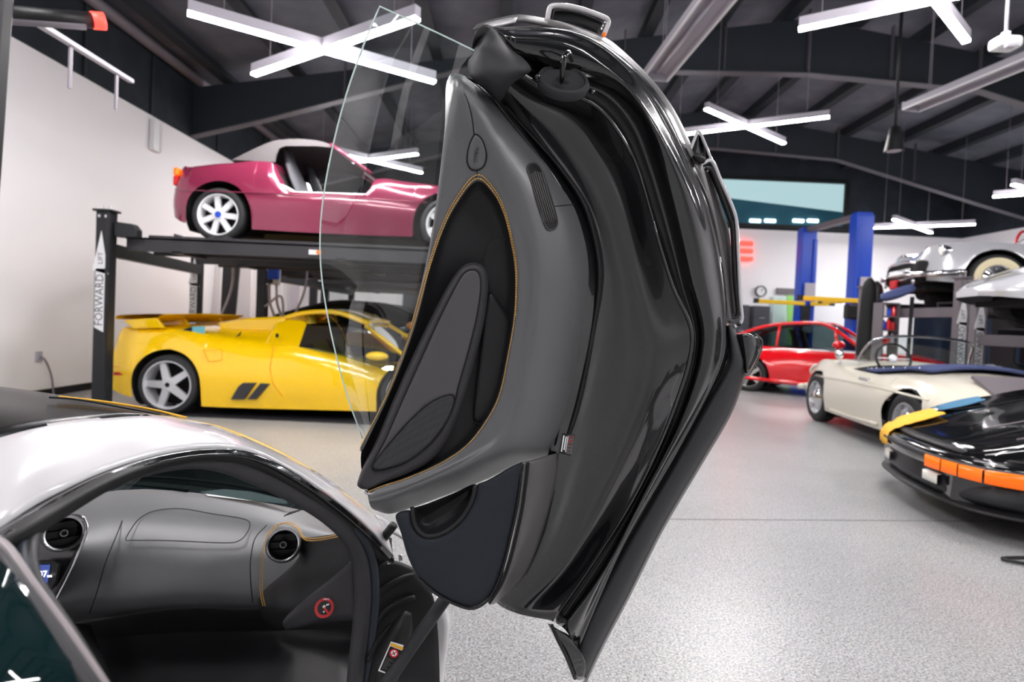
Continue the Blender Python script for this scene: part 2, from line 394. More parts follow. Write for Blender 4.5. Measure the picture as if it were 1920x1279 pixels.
# dark door jamb / column at the very left
p = pt(-6, 300, 2.2)
tag(MB().bar(pt(8, -60, 3.0), pt(-66, 980, 3.0), .07, .07).build('steel_post', 'black_steel', bevel=.01), 'dark leaning steel post at the edge of the left bay', 'post')
# wall conduit, outlet and cord on the left wall
c = ptx(292, 255, XL + .05); o = MB().box(c, (.08, .2, .5)).box(c + Vector((.02, .06, 0)), (.09, .03, .48)).build('wall_conduit', 'white_plastic', bevel=.01); tag(o, 'pale vertical conduit box high on the white left wall', 'conduit')
c = ptx(73, 668, XL + .02)
wo = thing('wall_outlet', 'small outlet plate with a hanging grey cord on the left wall', 'outlet', tuple(c), world=True)
MB().box(c, (.03, .08, .12)).build('plate', 'lilac_metal', wo, bevel=.005)
MB().tube(crs([c + Vector((.02, 0, 0)), ptx(86, 678, XL + .08), ptx(96, 705, XL + .06), ptx(100, 735, XL + .05), ptx(104, 770, XL + .05)], 5), .012, 8).build('cord', 'grey_pipe', wo, smooth=True)

# ---------------------------------------------------------------- cross lights
def xlight(label, A, B, C, D):
    A, B, C, D = map(Vector, (A, B, C, D)); o = (A + B + C + D) / 4
    t = thing('cross_light', label, 'light', tuple(o), world=True, group='glowing cross lights under the roof')
    for a, b in ((A, B), (C, D)):
        u = Vector((0, 0, 1)); MB().bar(a + u * .05, b + u * .05, .075, .10).build('housing', 'lilac_metal', t)
        MB().bar(a - u * .012, b - u * .012, .068, .024).build('diffuser', 'diffuser', t)
        for s in (.12, .88):
            p = a.lerp(b, s); MB().bar(p + u * .1, Vector((p.x, p.y, zc(p.x) - .02)), .006, .006).build('wire', 'grey_pipe', t)
    return t
def xpx(label, z, q):
    return xlight(label, *[ptz(x, y, z) for x, y in q])
xpx('glowing white cross light above the wine red convertible', 3.9, [(352, 22), (815, 152), (476, 138), (783, 32)])
xpx('glowing white cross light beside the grey trough lamp and roof rafter', 4.9, [(1324, 203), (1470, 268), (1240, 256), (1555, 218)])
xpx('glowing white cross light above the white sensor box on its pole', 4.4, [(1498, 53), (1905, -32), (1700, -70), (1812, 76)])
xpx('glowing white cross light right above the silver chrome convertible', 4.05, [(1636, 427), (1828, 420), (1676, 411), (1746, 436)])
xpx('glowing white cross light near the far right wall', 4.1, [(1862, 368), (2075, 352), (1900, 345), (2010, 376)])
def xgrid(label, x, y, z, rz=0, s=1.22):
    q = []
    for a in (.6, -.6):
        d = Vector((math.cos(a + rz), math.sin(a + rz), 0)) * s; q += [Vector((x, y, z)) - d, Vector((x, y, z)) + d]
    xlight(label, *q)
for k, (x, y) in enumerate(((-3.2, 1.6), (1.4, 3.4), (5.8, 2.4), (10.2, 3.0), (-3.0, 11.2), (1.6, 13.6), (-3.4, -3.2), (1.0, -2.6), (5.6, -3.2), (10.4, -3.2))):
    xgrid(['glowing white cross light over the white sports car', 'glowing white cross light over the open floor in front of the raised door', 'glowing white cross light over the black wedge nosed coupe', 'glowing white cross light near the right wall over the nearer lift', 'glowing white cross light over the second four post lift, behind the raised glass', 'glowing white cross light near the back wall over the farthest amber coupe', 'glowing white cross light between the left wall and the roller door', 'glowing white cross light over the floor by the roller door', 'glowing white cross light right of the roller door', 'glowing white cross light in the corner between the roller door and right wall'][k], x, y, 4.3 if x < 0 else 4.9, .1)
# ================================================================ the white sports car with the raised door
car = thing('white_sports_car', 'white sports car with black roof and its raised door wide open', 'car', tuple(ptz(300, 1200, 0)), world=True)
car.location = (-1.15, 1.1, 0)
def Q(rows): return [[pt(*p) for p in r] for r in rows]
def surf(name, rows, m, parent, su=4, sv=4, solid=.006, **k):
    V, Fc = loft(Q(rows) if not isinstance(rows[0][0], Vector) else rows, su, sv); return mk(name, V, Fc, m, parent, solid=solid, **k)
def zipd(P, D): return [(x, y, d) for (x, y), d in zip(P, D)]
# cantrail (white), roof (black)
DA = [.64, .74, .84, .95, 1.04, 1.12, 1.19, 1.28, 1.36, 1.43, 1.5]
DC = [.55, .62, .72, .82, .92, 1.02, 1.11, 1.21, 1.31, 1.40, 1.47]
A = [(-220, 900), (-30, 830), (90, 798), (190, 785), (285, 780), (355, 788), (432, 806), (525, 846), (605, 892), (664, 936), (722, 986)]
Bm = [(-210, 990), (-20, 905), (92, 860), (192, 830), (290, 812), (376, 808), (452, 822), (540, 862), (620, 912), (680, 962), (728, 1008)]
C = [(-200, 1095), (-8, 990), (98, 928), (200, 879), (300, 848), (396, 836), (478, 846), (562, 888), (642, 946), (700, 998), (738, 1042)]
ct = surf('cantrail', [zipd(A, [d + .03 for d in DA]), zipd(A, DA), zipd(Bm, [(a + c) / 2 - .012 for a, c in zip(DA, DC)]), zipd(C, DC)], 'paint_white', car, solid=.012)
# roof: from the cantrail seam over the crown, down to the other side
roof = []
for (x, y), d in zip(A[:7], DA):
    p = pt(x, y, d); roof.append(p)
rows = [[p + Vector((-w, w * .16, h)) for p, h0 in zip(roof, range(7))] for w, h in ((0, 0.0), (.14, .018), (.36, .034), (.6, .036), (.85, .02), (1.02, -.03))]
V, Fc = loft(rows, 4, 4); mk('roof_panel', V, Fc, 'roof_black', car, solid=.01)
# opposite white cantrail and a simple far flank so the body closes
rows = [[p + Vector((-w, w * .16, h)) for p in [pt(x, y, d) for (x, y), d in zip(A, DA)]] for w, h in ((1.02, -.03), (1.12, -.07), (1.2, -.16))]
V, Fc = loft(rows, 3, 3); mk('cantrail', V, Fc, 'paint_white', car, solid=.012)
# windscreen glass and the dark header below it
hd = pt(355, 788, 1.12); fa = pt(700, 968, 1.48)
L = [pt(x, y, d) for (x, y), d in zip(A[5:], DA[5:])]
rows = [[p + Vector((-.02 - w, w * .16, h)) for p in L] for w, h in ((.02, -.012), (.3, .028), (.7, .034), (1.02, -.03))]
V, Fc = loft(rows, 3, 4); mk('windscreen', V, Fc, 'dark_car_glass', car)
# thin amber outline on the roof seam
P = crs([pt(110, 747, 1.02), pt(200, 757, 1.05), pt(280, 770, 1.08), pt(350, 786, 1.115)], 5)
MB().tube([p + Vector((0, 0, .003)) for p in P], .0022, 6).build('amber_pinstripe', 'print_amber', car, smooth=True)
P = [pt(92, 747, 1.0), pt(150, 752, 1.02), pt(240, 768, 1.04), pt(300, 779, 1.06)]
MB().tube([p + Vector((0, 0, .002)) for p in crs(P, 5)], .0018, 6).build('roof_seam', 'black_matte', car, smooth=True)
# weather strips and padded frame round the opening
DP = [.545, .60, .70, .80, .91, 1.01, 1.10, 1.20, 1.305, 1.395, 1.47]
S1 = [(-195, 1110), (-4, 1000), (104, 938), (205, 888), (304, 856), (397, 844), (476, 854), (558, 896), (636, 953), (694, 1005), (732, 1048)]
S2 = [(-185, 1128), (10, 1016), (116, 952), (212, 901), (306, 868), (397, 854), (470, 865), (548, 906), (624, 962), (682, 1014), (718, 1056)]
S3 = [(-165, 1150), (30, 1034), (130, 966), (220, 912), (310, 878), (396, 865), (462, 878), (540, 920), (612, 974), (668, 1028), (700, 1070)]
surf('weather_strip', [zipd(C, [d + .012 for d in DC]), zipd(S1, [d + .012 for d in DP]), zipd(S2, [d - .004 for d in DP]), zipd(S3, [d + .02 for d in DP])], 'rubber', car, solid=.004)
surf('gloss_strip', [zipd([(x + 2, y + 5) for x, y in C], [d - .002 for d in DC]), zipd([(x + 4, y + 9) for x, y in S1], [d - .001 for d in DP])], 'paint_black', car, solid=.003)
PADC = [(222, 1340, .50), (150, 1215, .53), (104, 1145, .56), (66, 1084, .59), (56, 1038, .62), (66, 992, .67), (104, 955, .73), (175, 912, .82), (250, 881, .91), (330, 863, 1.0), (395, 862, 1.06), (460, 880, 1.13), (545, 920, 1.23),
        (610, 960, 1.31), (652, 1000, 1.37), (674, 1045, 1.42), (681, 1110, 1.44), (676, 1180, 1.45), (664, 1290, 1.46), (655, 1360, 1.46)]
def tubepx(name, P, r, m, parent, sub=5, seg=10):
    pts = crs([pt(*p) for p in P], sub); rr = r if not callable(r) else [r(k / (len(pts) - 1)) for k in range(len(pts))]
    return MB().tube(pts, rr, seg).build(name, m, parent, smooth=True)
tubepx('door_frame_pad', PADC, lambda t: .0058 + .0165 * min(1, max(0, (t - .15) / .45)), 'leather_dark', car, seg=14)
tubepx('door_seal', [(x + (-16 if k < 6 else 0 if k < 9 else 10) , y + (-6 if k < 5 else -12 if k < 14 else 0), d - .004) for k, (x, y, d) in enumerate(PADC)], .006, 'seal_blue', car)
tubepx('door_seal', [(x - (20 if k < 7 else 0) + (22 if k > 13 else 0), y + (-16 if 6 < k < 14 else 0), d + .012) for k, (x, y, d) in enumerate(PADC[2:], 2)], .012, 'seal_blue', car)
# quarter window and sill at the near lower left
qw = [(-260, 1090, .50), (-20, 1035, .57), (30, 1078, .55), (90, 1160, .52), (150, 1250, .49), (215, 1345, .47), (-200, 1420, .42)]
P = [pt(*p) for p in qw]; n = len(P); c = sum(P, Vector()) / n
o = mk('quarter_window', P + [c], face_cam(P + [c], [(k, (k + 1) % n, n) for k in range(n)]), 'quarter_glass', car, solid=.004, merge=False)
tubepx('quarter_frame', [(-30, 1022, .58), (4, 1046, .575), (40, 1095, .55), (96, 1172, .52), (160, 1265, .49), (225, 1360, .47)], .006, 'leather_dark', car)
tubepx('quarter_trim', [(-40, 1005, .6), (8, 1024, .59), (52, 1086, .56), (110, 1166, .53), (176, 1262, .50), (240, 1360, .48)], .0055, 'lilac_trim', car)
surf('b_pillar', [[(-260, 1105, .6), (-20, 1000, .68), (40, 960, .76)], [(-240, 1140, .58), (0, 1022, .63), (60, 1010, .69)], [(-240, 1300, .55), (20, 1160, .62), (70, 1090, .66)]], 'leather_black', car)
# ---------------- cabin
dash = surf('dashboard', [
    [(-80, 915, 2.2), (60, 903, 2.2), (160, 896, 2.2), (260, 902, 2.18), (400, 916, 2.12), (540, 944, 2.0), (660, 984, 1.86)],
    [(-80, 945, 2.05), (40, 935, 2.03), (120, 926, 2.02), (240, 930, 2.0), (400, 942, 1.97), (520, 962, 1.9), (660, 1000, 1.78)],
    [(-90, 985, 1.9), (20, 975, 1.88), (110, 968, 1.87), (230, 975, 1.86), (390, 985, 1.84), (510, 992, 1.8), (660, 1015, 1.7)],
    [(-90, 1045, 1.82), (0, 1035, 1.80), (100, 1020, 1.76), (215, 1035, 1.77), (360, 1045, 1.75), (490, 1045, 1.72), (650, 1060, 1.64)],
    [(-90, 1100, 1.78), (0, 1090, 1.76), (90, 1085, 1.72), (195, 1095, 1.73), (345, 1095, 1.71), (480, 1098, 1.69), (645, 1095, 1.62)],
    [(-90, 1150, 1.8), (0, 1145, 1.78), (100, 1150, 1.73), (175, 1145, 1.74), (335, 1132, 1.72), (478, 1132, 1.70), (640, 1130, 1.63)],
    [(-90, 1190, 1.9), (0, 1185, 1.86), (100, 1180, 1.84), (170, 1168, 1.84), (335, 1142, 1.80), (478, 1142, 1.78), (640, 1150, 1.7)]], 'leather_grey', car, 6, 6)
# darker knee panel, side panel and footwell
surf('knee_panel', [
    [(100, 1175, 1.83), (170, 1163, 1.80), (335, 1139, 1.76), (478, 1140, 1.74), (540, 1120, 1.68)],
    [(110, 1195, 1.86), (180, 1182, 1.83), (340, 1166, 1.80), (480, 1164, 1.78), (545, 1150, 1.70)],
    [(120, 1215, 1.88), (185, 1205, 1.88), (340, 1190, 1.89), (480, 1186, 1.89), (550, 1180, 1.8)]], 'leather_black', car)
surf('side_panel', [
    [(535, 1002, 1.70), (575, 1008, 1.66), (640, 1000, 1.60), (660, 1005, 1.56)],
    [(560, 1045, 1.66), (590, 1052, 1.62), (648, 1050, 1.57), (668, 1052, 1.53)],
    [(492, 1110, 1.68), (560, 1105, 1.63), (650, 1080, 1.56), (668, 1090, 1.52)],
    [(488, 1142, 1.68), (545, 1150, 1.63), (652, 1150, 1.55), (668, 1150, 1.51)],
    [(500, 1170, 1.72), (545, 1180, 1.68), (652, 1180, 1.60), (668, 1180, 1.55)]], 'leather_black', car, 5, 5)
surf('kick_panel', [
    [(540, 1152, 1.635), (576, 1120, 1.60), (620, 1085, 1.56), (660, 1050, 1.52)],
    [(530, 1168, 1.635), (585, 1135, 1.585), (630, 1118, 1.545), (664, 1110, 1.51)],
    [(536, 1182, 1.64), (590, 1170, 1.585), (632, 1165, 1.545), (664, 1164, 1.51)]], 'leather_dark', car, 5, 4)
surf('footwell', [
    [(60, 1180, 1.90), (200, 1175, 1.90), (350, 1160, 1.92), (500, 1160, 1.90), (680, 1150, 1.7)],
    [(60, 1225, 1.78), (200, 1220, 1.80), (350, 1215, 1.82), (500, 1210, 1.82), (680, 1200, 1.72)],
    [(60, 1290, 1.60), (200, 1290, 1.60), (350, 1285, 1.62), (500, 1280, 1.62), (680, 1260, 1.6)],
    [(60, 1400, 1.38), (200, 1400, 1.38), (350, 1400, 1.38), (500, 1400, 1.38), (690, 1400, 1.38)]], 'leather_black', car)
surf('centre_console', [[(70, 1150, 1.7), (110, 1165, 1.72), (170, 1172, 1.76)], [(80, 1200, 1.6), (150, 1215, 1.62), (190, 1225, 1.65)], [(90, 1330, 1.4), (180, 1330, 1.4), (230, 1320, 1.45)]], 'leather_black', car)
surf('far_door_panel', [[(-420, 940, 1.9), (-250, 930, 2.0), (-90, 920, 2.15)], [(-420, 1100, 1.8), (-250, 1080, 1.9), (-90, 1060, 2.0)], [(-420, 1330, 1.6), (-250, 1330, 1.7), (-90, 1330, 1.8)]], 'leather_black', car)
# cowl with wiper, seen past the dash top
surf('cowl', [[(100, 880, 2.4), (240, 878, 2.4), (380, 880, 2.35), (520, 900, 2.25)], [(100, 892, 2.3), (240, 893, 2.3), (380, 897, 2.25), (520, 922, 2.15)], [(100, 905, 2.2), (240, 905, 2.2), (400, 918, 2.12), (540, 946, 2.0)]], 'black_plastic', car)
tubepx('wiper', [(250, 894, 2.2), (330, 897, 2.19), (430, 908, 2.12), (500, 922, 2.05)], .006, 'satin_grey', car)
tubepx('dash_slot', [(236, 910, 2.12), (290, 915, 2.1), (352, 921, 2.06)], .006, 'black_matte', car)
# passenger airbag lid seam
lid = [(236, 1012, 1.79), (246, 992, 1.825), (262, 972, 1.868), (290, 958, 1.91), (340, 954, 1.918), (400, 964, 1.892), (452, 972, 1.868), (468, 980, 1.84), (464, 998, 1.80), (448, 1014, 1.765), (420, 1018, 1.767), (320, 1014, 1.785), (250, 1013, 1.79)]
P = crs([pt(x, y, d - .012) for x, y, d in lid], 4, True); MB().tube(P, .0016, 6, closed=True).build('airbag_lid_seam', 'black_matte', dash, smooth=True)
tubepx('dash_seam', [(258, 918, 2.10), (238, 955, 1.93), (220, 1000, 1.80), (198, 1055, 1.73), (182, 1110, 1.705), (168, 1150, 1.715)], .0016, 'black_matte', dash)
tubepx('dash_seam', [(500, 985, 1.79), (478, 1010, 1.735), (470, 1050, 1.695), (470, 1090, 1.67), (474, 1130, 1.675)], .0016, 'black_matte', dash)
# sheet of paper on the dash
P = [pt(x, y, d) for x, y, d in ((376, 922, 2.06), (420, 917, 2.07), (472, 922, 2.03), (540, 938, 1.95), (538, 945, 1.93), (460, 937, 1.98), (390, 929, 2.02))]
o = mk('paper_sheet', P, face_cam(P, [tuple(range(7))]), 'paper', None, smooth=False, solid=.002)
tag(o, 'white sheet of paper lying on the dashboard under the windscreen', 'paper')
# centre stack: carbon panel, vent, screen
surf('centre_stack', [[(50, 985, 1.74), (95, 968, 1.73), (140, 964, 1.73), (158, 968, 1.735)], [(40, 1040, 1.69), (95, 1040, 1.68), (140, 1030, 1.68), (162, 1000, 1.70)],
    [(40, 1100, 1.67), (80, 1105, 1.66), (115, 1090, 1.66), (138, 1065, 1.68)], [(40, 1150, 1.67), (72, 1150, 1.66), (95, 1135, 1.66), (108, 1122, 1.67)]], 'carbon', car, 4, 4)
tubepx('stack_trim', [(156, 968, 1.705), (163, 990, 1.69), (150, 1030, 1.67), (128, 1080, 1.655), (104, 1128, 1.65)], .004, 'chrome', car)
P = [pt(x, y, 1.635) for x, y in ((50, 1054), (100, 1052), (110, 1058), (104, 1090), (94, 1108), (50, 1122))]
scn = mk('touch_screen', P, face_cam(P, [tuple(range(6))]), 'black_plastic', car, smooth=False, solid=.01)
P = [pt(x, y, 1.633) for x, y in ((55, 1060), (94, 1059), (89, 1093), (55, 1104))]
mk('display', P, face_cam(P, [(0, 1, 2, 3)]), 'screen', scn, smooth=False, solid=.001)
text('display_digits', '07', 'screen_text', scn, frame(pt(80, 1077, 1.63), CR_, -FW), .026)
text('display_text', 'am', 'screen_text', scn, frame(pt(93, 1080, 1.63), CR_, -FW), .012)
def vent(x, y, d, r, tilt):
    c = pt(x, y, d); ax = (CAM - c).normalized() + Vector(tilt); ax.normalize()
    mb = MB().lathe([(r * 1.12, -.03), (r * 1.12, .0), (r * 1.02, .008), (r * .93, .006), (r * .88, -.004), (r * .74, -.03), (r * .3, -.034), (r * .26, -.01), (r * .22, .004), (r * .14, .004), (r * .12, -.002), (0, -.002)], c, ax, 36,
                    [0, 2, 3, 1, 0, 0, 0, 0, 3, 0, 0])
    u = ax.cross(Vector((0, 0, 1))).normalized(); w = u.cross(ax)
    for s in (-.5, .0, .5): mb.bar(c + u * r * .85 + w * r * s - ax * .016, c - u * r * .85 * (1 if s else -.0) + w * r * s - ax * .016, .002, .02, 0)
    return mb.build('air_vent', ['black_plastic', 'paint_black', 'satin_grey', 'silver'], dash, smooth=True, auto=40)
vent(120, 1000, 1.66, .047, (.1, 0, .05)); vent(531, 1022, 1.63, .044, (-.1, 0, .05))
# small oval demister
mb = MB()
for k in range(5): mb.bar(pt(533 + k * 6, 968 - k * 2.2, 1.80), pt(545 + k * 5, 960 - k * 1.2, 1.82), .003, .003)
mb.build('demister_grille', 'black_matte', dash)
# twin-needle amber stitching
def stitches(name, P, m, parent, off=0.0, step=.006, r=.0011, d=.002):
    """single stitches laid along the curve, joined in one part"""
    P = crs(P, 8); mb = MB(); acc = 0; last = P[0]
    for a, b in zip(P[:-1], P[1:]):
        L = (b - a).length; t = 0
        while acc + L - t >= step:
            t += step - acc; acc = 0
            q = a + (b - a) * (t / L); e = (b - a).normalized(); mb.bar(q, q + e * step * .72, r * 2, r * 2)
        acc += L - t
    o = mb.build(name, m, parent); o['kind'] = 'stuff'; return o
s1 = [(494, 1140, 1.655), (488, 1110, 1.66), (489, 1060, 1.675), (492, 1030, 1.69), (502, 1002, 1.72), (520, 984, 1.745), (545, 980, 1.74), (560, 990, 1.70), (568, 1005, 1.67), (580, 1010, 1.65), (605, 1008, 1.63), (636, 1002, 1.60)]
stitches('dash_stitching', [pt(x, y, d - .012) for x, y, d in s1], 'stitch', dash)
stitches('dash_stitching', [pt(x + (4 if k < 6 else 0), y + (4 if k > 5 else 0), d - .012) for k, (x, y, d) in enumerate(s1)], 'stitch', dash)
# red warning roundel on the kick panel
def disc(mb, c, ax, r0, r1, i, h=0.0): mb.lathe([(r1, h), (r0, h)], c, ax, 28, [i])
c = pt(608, 1140, 1.535); ax = (CAM - c).normalized()
u = CR_; w = ax.cross(u).normalized() * -1 if ax.cross(u).z < 0 else ax.cross(u).normalized()
mb = MB().lathe([(.0255, -.002), (.0255, 0), (0, 0)], c, ax, 32, [0, 0]); disc(mb, c + ax * .0008, ax, 0, .018, 1)
mb.bar(c + ax * .0012 - u * .013 + w * .013, c + ax * .0012 + u * .013 - w * .013, .005, .0008, 0, ax)
mb.bar(c + ax * .001 - u * .008 - w * .008, c + ax * .001 + u * .002 - w * .01, .0035, .0006, 2, ax); mb.bar(c + ax * .001 - u * .009 - w * .007, c + ax * .001 - u * .011 + w * .006, .0035, .0006, 2, ax)
mb.bar(c + ax * .001 + u * .004 + w * .007, c + ax * .001 + u * .012 + w * .009, .004, .0006, 2, ax); mb.lathe([(.004, .0016), (0, .0016)], c - u * .001 + w * .003, ax, 12, [2])
wl_ = mb.build('warning_roundel', ['print_red', 'print_black', 'print_white'], car)
text('roundel_text', 'AIRBAG', 'print_white', wl_, frame(c + ax * .0012 + w * .0215, u, ax), .0065)
# ---------------- hinge jamb and strut between body and door
surf('door_jamb', [
    [(700, 1062, 1.50), (730, 1050, 1.52), (770, 1062, 1.54), (800, 1085, 1.55)],
    [(690, 1130, 1.48), (730, 1105, 1.50), (780, 1110, 1.52), (815, 1130, 1.53)],
    [(684, 1200, 1.47), (720, 1180, 1.49), (770, 1190, 1.51), (822, 1200, 1.52)],
    [(676, 1290, 1.46), (720, 1290, 1.47), (770, 1290, 1.49), (825, 1290, 1.50)]], 'leather_black', car, 5, 5)
surf('jamb_bulge', [[(744, 1156, 1.45), (758, 1146, 1.44), (772, 1150, 1.45)], [(722, 1190, 1.45), (742, 1180, 1.41), (772, 1190, 1.44)], [(700, 1230, 1.44), (722, 1240, 1.39), (752, 1245, 1.42)], [(684, 1300, 1.42), (712, 1310, 1.37), (744, 1310, 1.40)]], 'rubber', car, 5, 4)
for a in ([(702, 1120, 1.475), (728, 1098, 1.485), (752, 1085, 1.50), (776, 1078, 1.52)], [(696, 1180, 1.46), (722, 1145, 1.475), (750, 1128, 1.49), (778, 1120, 1.505)], [(690, 1240, 1.45), (706, 1205, 1.462), (726, 1180, 1.472), (745, 1165, 1.48)]):
    tubepx('jamb_rib', a, .007, 'rubber', car)
surf('a_pillar_base', [[(640, 940, 1.42), (690, 975, 1.46), (735, 1010, 1.5)], [(660, 985, 1.42), (705, 1010, 1.45), (735, 1025, 1.48)], [(690, 1040, 1.43), (715, 1050, 1.45), (740, 1055, 1.47)]], 'rubber', car)
surf('fender_edge', [[(700, 962, 1.53), (725, 975, 1.56), (760, 1000, 1.60)], [(718, 1000, 1.53), (740, 1000, 1.55), (775, 1020, 1.58)]], 'paint_white', car)
surf('front_wing', [[(790, 1080, 1.62), (815, 1100, 1.66), (830, 1120, 1.75)], [(815, 1150, 1.60), (838, 1150, 1.62), (850, 1165, 1.72)], [(818, 1220, 1.58), (840, 1205, 1.6), (838, 1215, 1.72)], [(815, 1330, 1.56), (826, 1320, 1.6), (830, 1320, 1.72)]], 'paint_white', car)
tubepx('hinge_bolt', [(727, 1046, 1.47), (729, 1058, 1.465)], .005, 'silver', car); tubepx('hinge_bolt', [(750, 1040, 1.48), (752, 1052, 1.475)], .005, 'silver', car)
tubepx('hinge_arm', [(690, 1000, 1.47), (712, 1015, 1.47), (726, 1000, 1.46), (738, 985, 1.45)], .012, 'black_plastic', car)
tubepx('gas_strut', [(838, 1118, 1.42), (800, 1172, 1.40), (765, 1222, 1.38), (715, 1295, 1.35)], .0165, 'soft_rubber', car, seg=16)
mb = MB(); P = [pt(x, y, 1.365) for x, y in ((733, 1203), (757, 1210), (735, 1268), (709, 1258))]; F4 = face_cam(P, [(0, 1, 2, 3)])
nrm = (P[1] - P[0]).cross(P[3] - P[0]).normalized(); nrm = nrm if nrm.dot(CAM - P[0]) > 0 else -nrm
ex = (P[1] - P[0]).normalized(); ey = (P[0] - P[3])
mb.add(P, F4, 0)
def lq(a, b, i, h): mb.add([P[3] + ey * t + (P[2] - P[3]) * s + nrm * h for s, t in ((a[0], a[1]), (b[0], a[1]), (b[0], b[1]), (a[0], b[1]))], face_cam([P[3] + ey * t + (P[2] - P[3]) * s + nrm * h for s, t in ((a[0], a[1]), (b[0], a[1]), (b[0], b[1]), (a[0], b[1]))], [(0, 1, 2, 3)]), i)
lq((.08, .05), (.92, .86), 1, .0006); lq((.05, .88), (.95, .97), 2, .0006)
disc(mb, P[3] + ey * .7 + (P[2] - P[3]) * .5, nrm, .0075, .011, 3, .0012)
disc(mb, P[3] + ey * .7 + (P[2] - P[3]) * .5, nrm, 0, .0075, 0, .0012)
q = P[3] + ey * .7 + (P[2] - P[3]) * .5 + nrm * .0016; mb.bar(q - (ex + ey.normalized()) * .005, q + (ex + ey.normalized()) * .005, .002, .0006, 3, nrm); mb.bar(q - (ex - ey.normalized()) * .004, q + (ex - ey.normalized()) * .004, .002, .0006, 1, nrm)
for k in range(8): lq((.16, .12 + k * .05), (.84 - .2 * (k % 3), .14 + k * .05), 4, .0008)
mb.build('warning_label', ['print_white', 'print_black', 'print_amber', 'print_red', 'satin_grey'], car, merge=False)
# seat behind the opening, facing the dash (its back shows in the raised glass)
sp = [(-420, 1420), (-330, 1150), (-300, 1000), (-240, 930), (-150, 930), (-100, 1010), (-80, 1150), (-20, 1420)]
# ================================================================ the raised door (one part of the car, its pieces are sub-parts)
def dbase(x, y): return 1.06 + .36 * (y / 1279) + .12 * (x - 1000) / 400
def D(x, y, d=0.0): return pt(x, y, dbase(x, y) - d)
def drow(P, d): return [D(x, y, (d[k] if isinstance(d, (list, tuple)) else d)) for k, (x, y) in enumerate(P)]
sh = [  # rows from the trim outwards: pixel stations from the top (rear) end to the bottom (hinge) end, rise
 ([(885, 120), (930, 190), (985, 262), (1040, 335), (1075, 405), (1090, 500), (1085, 600), (1058, 720), (1030, 850), (1000, 960), (955, 1060), (915, 1105)], -.05),
 ([(908, 118), (955, 186), (1015, 262), (1072, 340), (1112, 420), (1135, 520), (1138, 620), (1115, 740), (1080, 860), (1040, 980), (985, 1085), (935, 1134)], -.085),
 ([(930, 118), (985, 172), (1068, 222), (1122, 300), (1163, 385), (1190, 495), (1208, 590), (1212, 700), (1175, 820), (1118, 950), (1050, 1075), (975, 1152)], -.075),
 ([(945, 116), (1010, 160), (1104, 194), (1155, 250), (1192, 325), (1224, 435), (1256, 540), (1291, 640), (1252, 780), (1186, 925), (1110, 1050), (1030, 1163)], -.012),
 ([(948, 114), (1014, 157), (1110, 192), (1162, 248), (1199, 323), (1231, 434), (1263, 540), (1297, 640), (1258, 782), (1192, 926), (1115, 1052), (1036, 1166)], -.010),
 ([(950, 108), (1026, 145), (1124, 174), (1180, 230), (1212, 305), (1245, 412), (1276, 530), (1303, 645), (1266, 784), (1199, 926), (1122, 1058), (1044, 1170)], -.062),
 ([(950, 96), (1040, 122), (1141, 150), (1204, 214), (1238, 295), (1268, 400), (1294, 520), (1318, 640), (1282, 772), (1212, 912), (1130, 1068), (1054, 1176)], -.028),
 ([(950, 84), (1052, 102), (1141, 136), (1200, 196), (1248, 292), (1284, 392), (1310, 515), (1332, 640), (1298, 760), (1222, 905), (1140, 1060), (1062, 1184)], -.018),
 ([(945, 66), (1063, 77), (1141, 124), (1197, 182), (1262, 292), (1302, 390), (1325, 512), (1341, 636), (1314, 738), (1235, 888), (1150, 1045), (1070, 1196)], -.020),
 ([(930, 56), (1067, 64), (1155, 112), (1228, 200), (1284, 312), (1318, 394), (1342, 505), (1354, 625), (1336, 712), (1252, 868), (1160, 1032), (1078, 1206)], -.040),
 ([(915, 52), (1069, 58), (1164, 110), (1242, 204), (1297, 318), (1330, 395), (1352, 503), (1361, 612), (1350, 692), (1266, 855), (1168, 1026), (1084, 1216)], -.045),
 ([(900, 50), (1070, 54), (1172, 109), (1250, 198), (1304, 312), (1336, 394), (1357, 504), (1366, 606), (1360, 690), (1275, 850), (1174, 1020), (1090, 1224)], -.080)]
V, Fc = loft([drow(P, d) for P, d in sh], 6, 5)
door = mk('raised_door', V, Fc, 'shell_black', car, solid=.004)
door['label'] = 'gloss black raised door shell with grey leather trim'
def dpad(name, outline, spine, prof, m, solid=None, sub=6, **k):
    V, Fc = pad(outline, spine, prof, D, sub); return mk(name, V, Fc, m, door, solid=solid, **k)
def dtube(name, P, r, m, sub=6, seg=8, closed=False, parent=None):
    return MB().tube(crs([D(*p) for p in P], sub, closed), r, seg, closed=closed).build(name, m, parent or door, smooth=True)
# outer skin seen past the edge: white rim
out = [(890, 50), (916, 42), (968, 32), (1026, 41), (1071, 52), (1130, 75), (1171, 107), (1213, 149), (1250, 196), (1282, 255), (1306, 318), (1336, 395), (1357, 504), (1367, 604)]
V, Fc = loft([drow([(x - 4, y + 5) for x, y in out], -.075), drow(out, -.085), drow([(x + 5, y - 5) for x, y in out], -.11), drow([(x - 2, y + 4) for x, y in out], -.15)], 4, 3)
mk('outer_skin_edge', V, Fc, 'satin_grey', door, solid=.004)
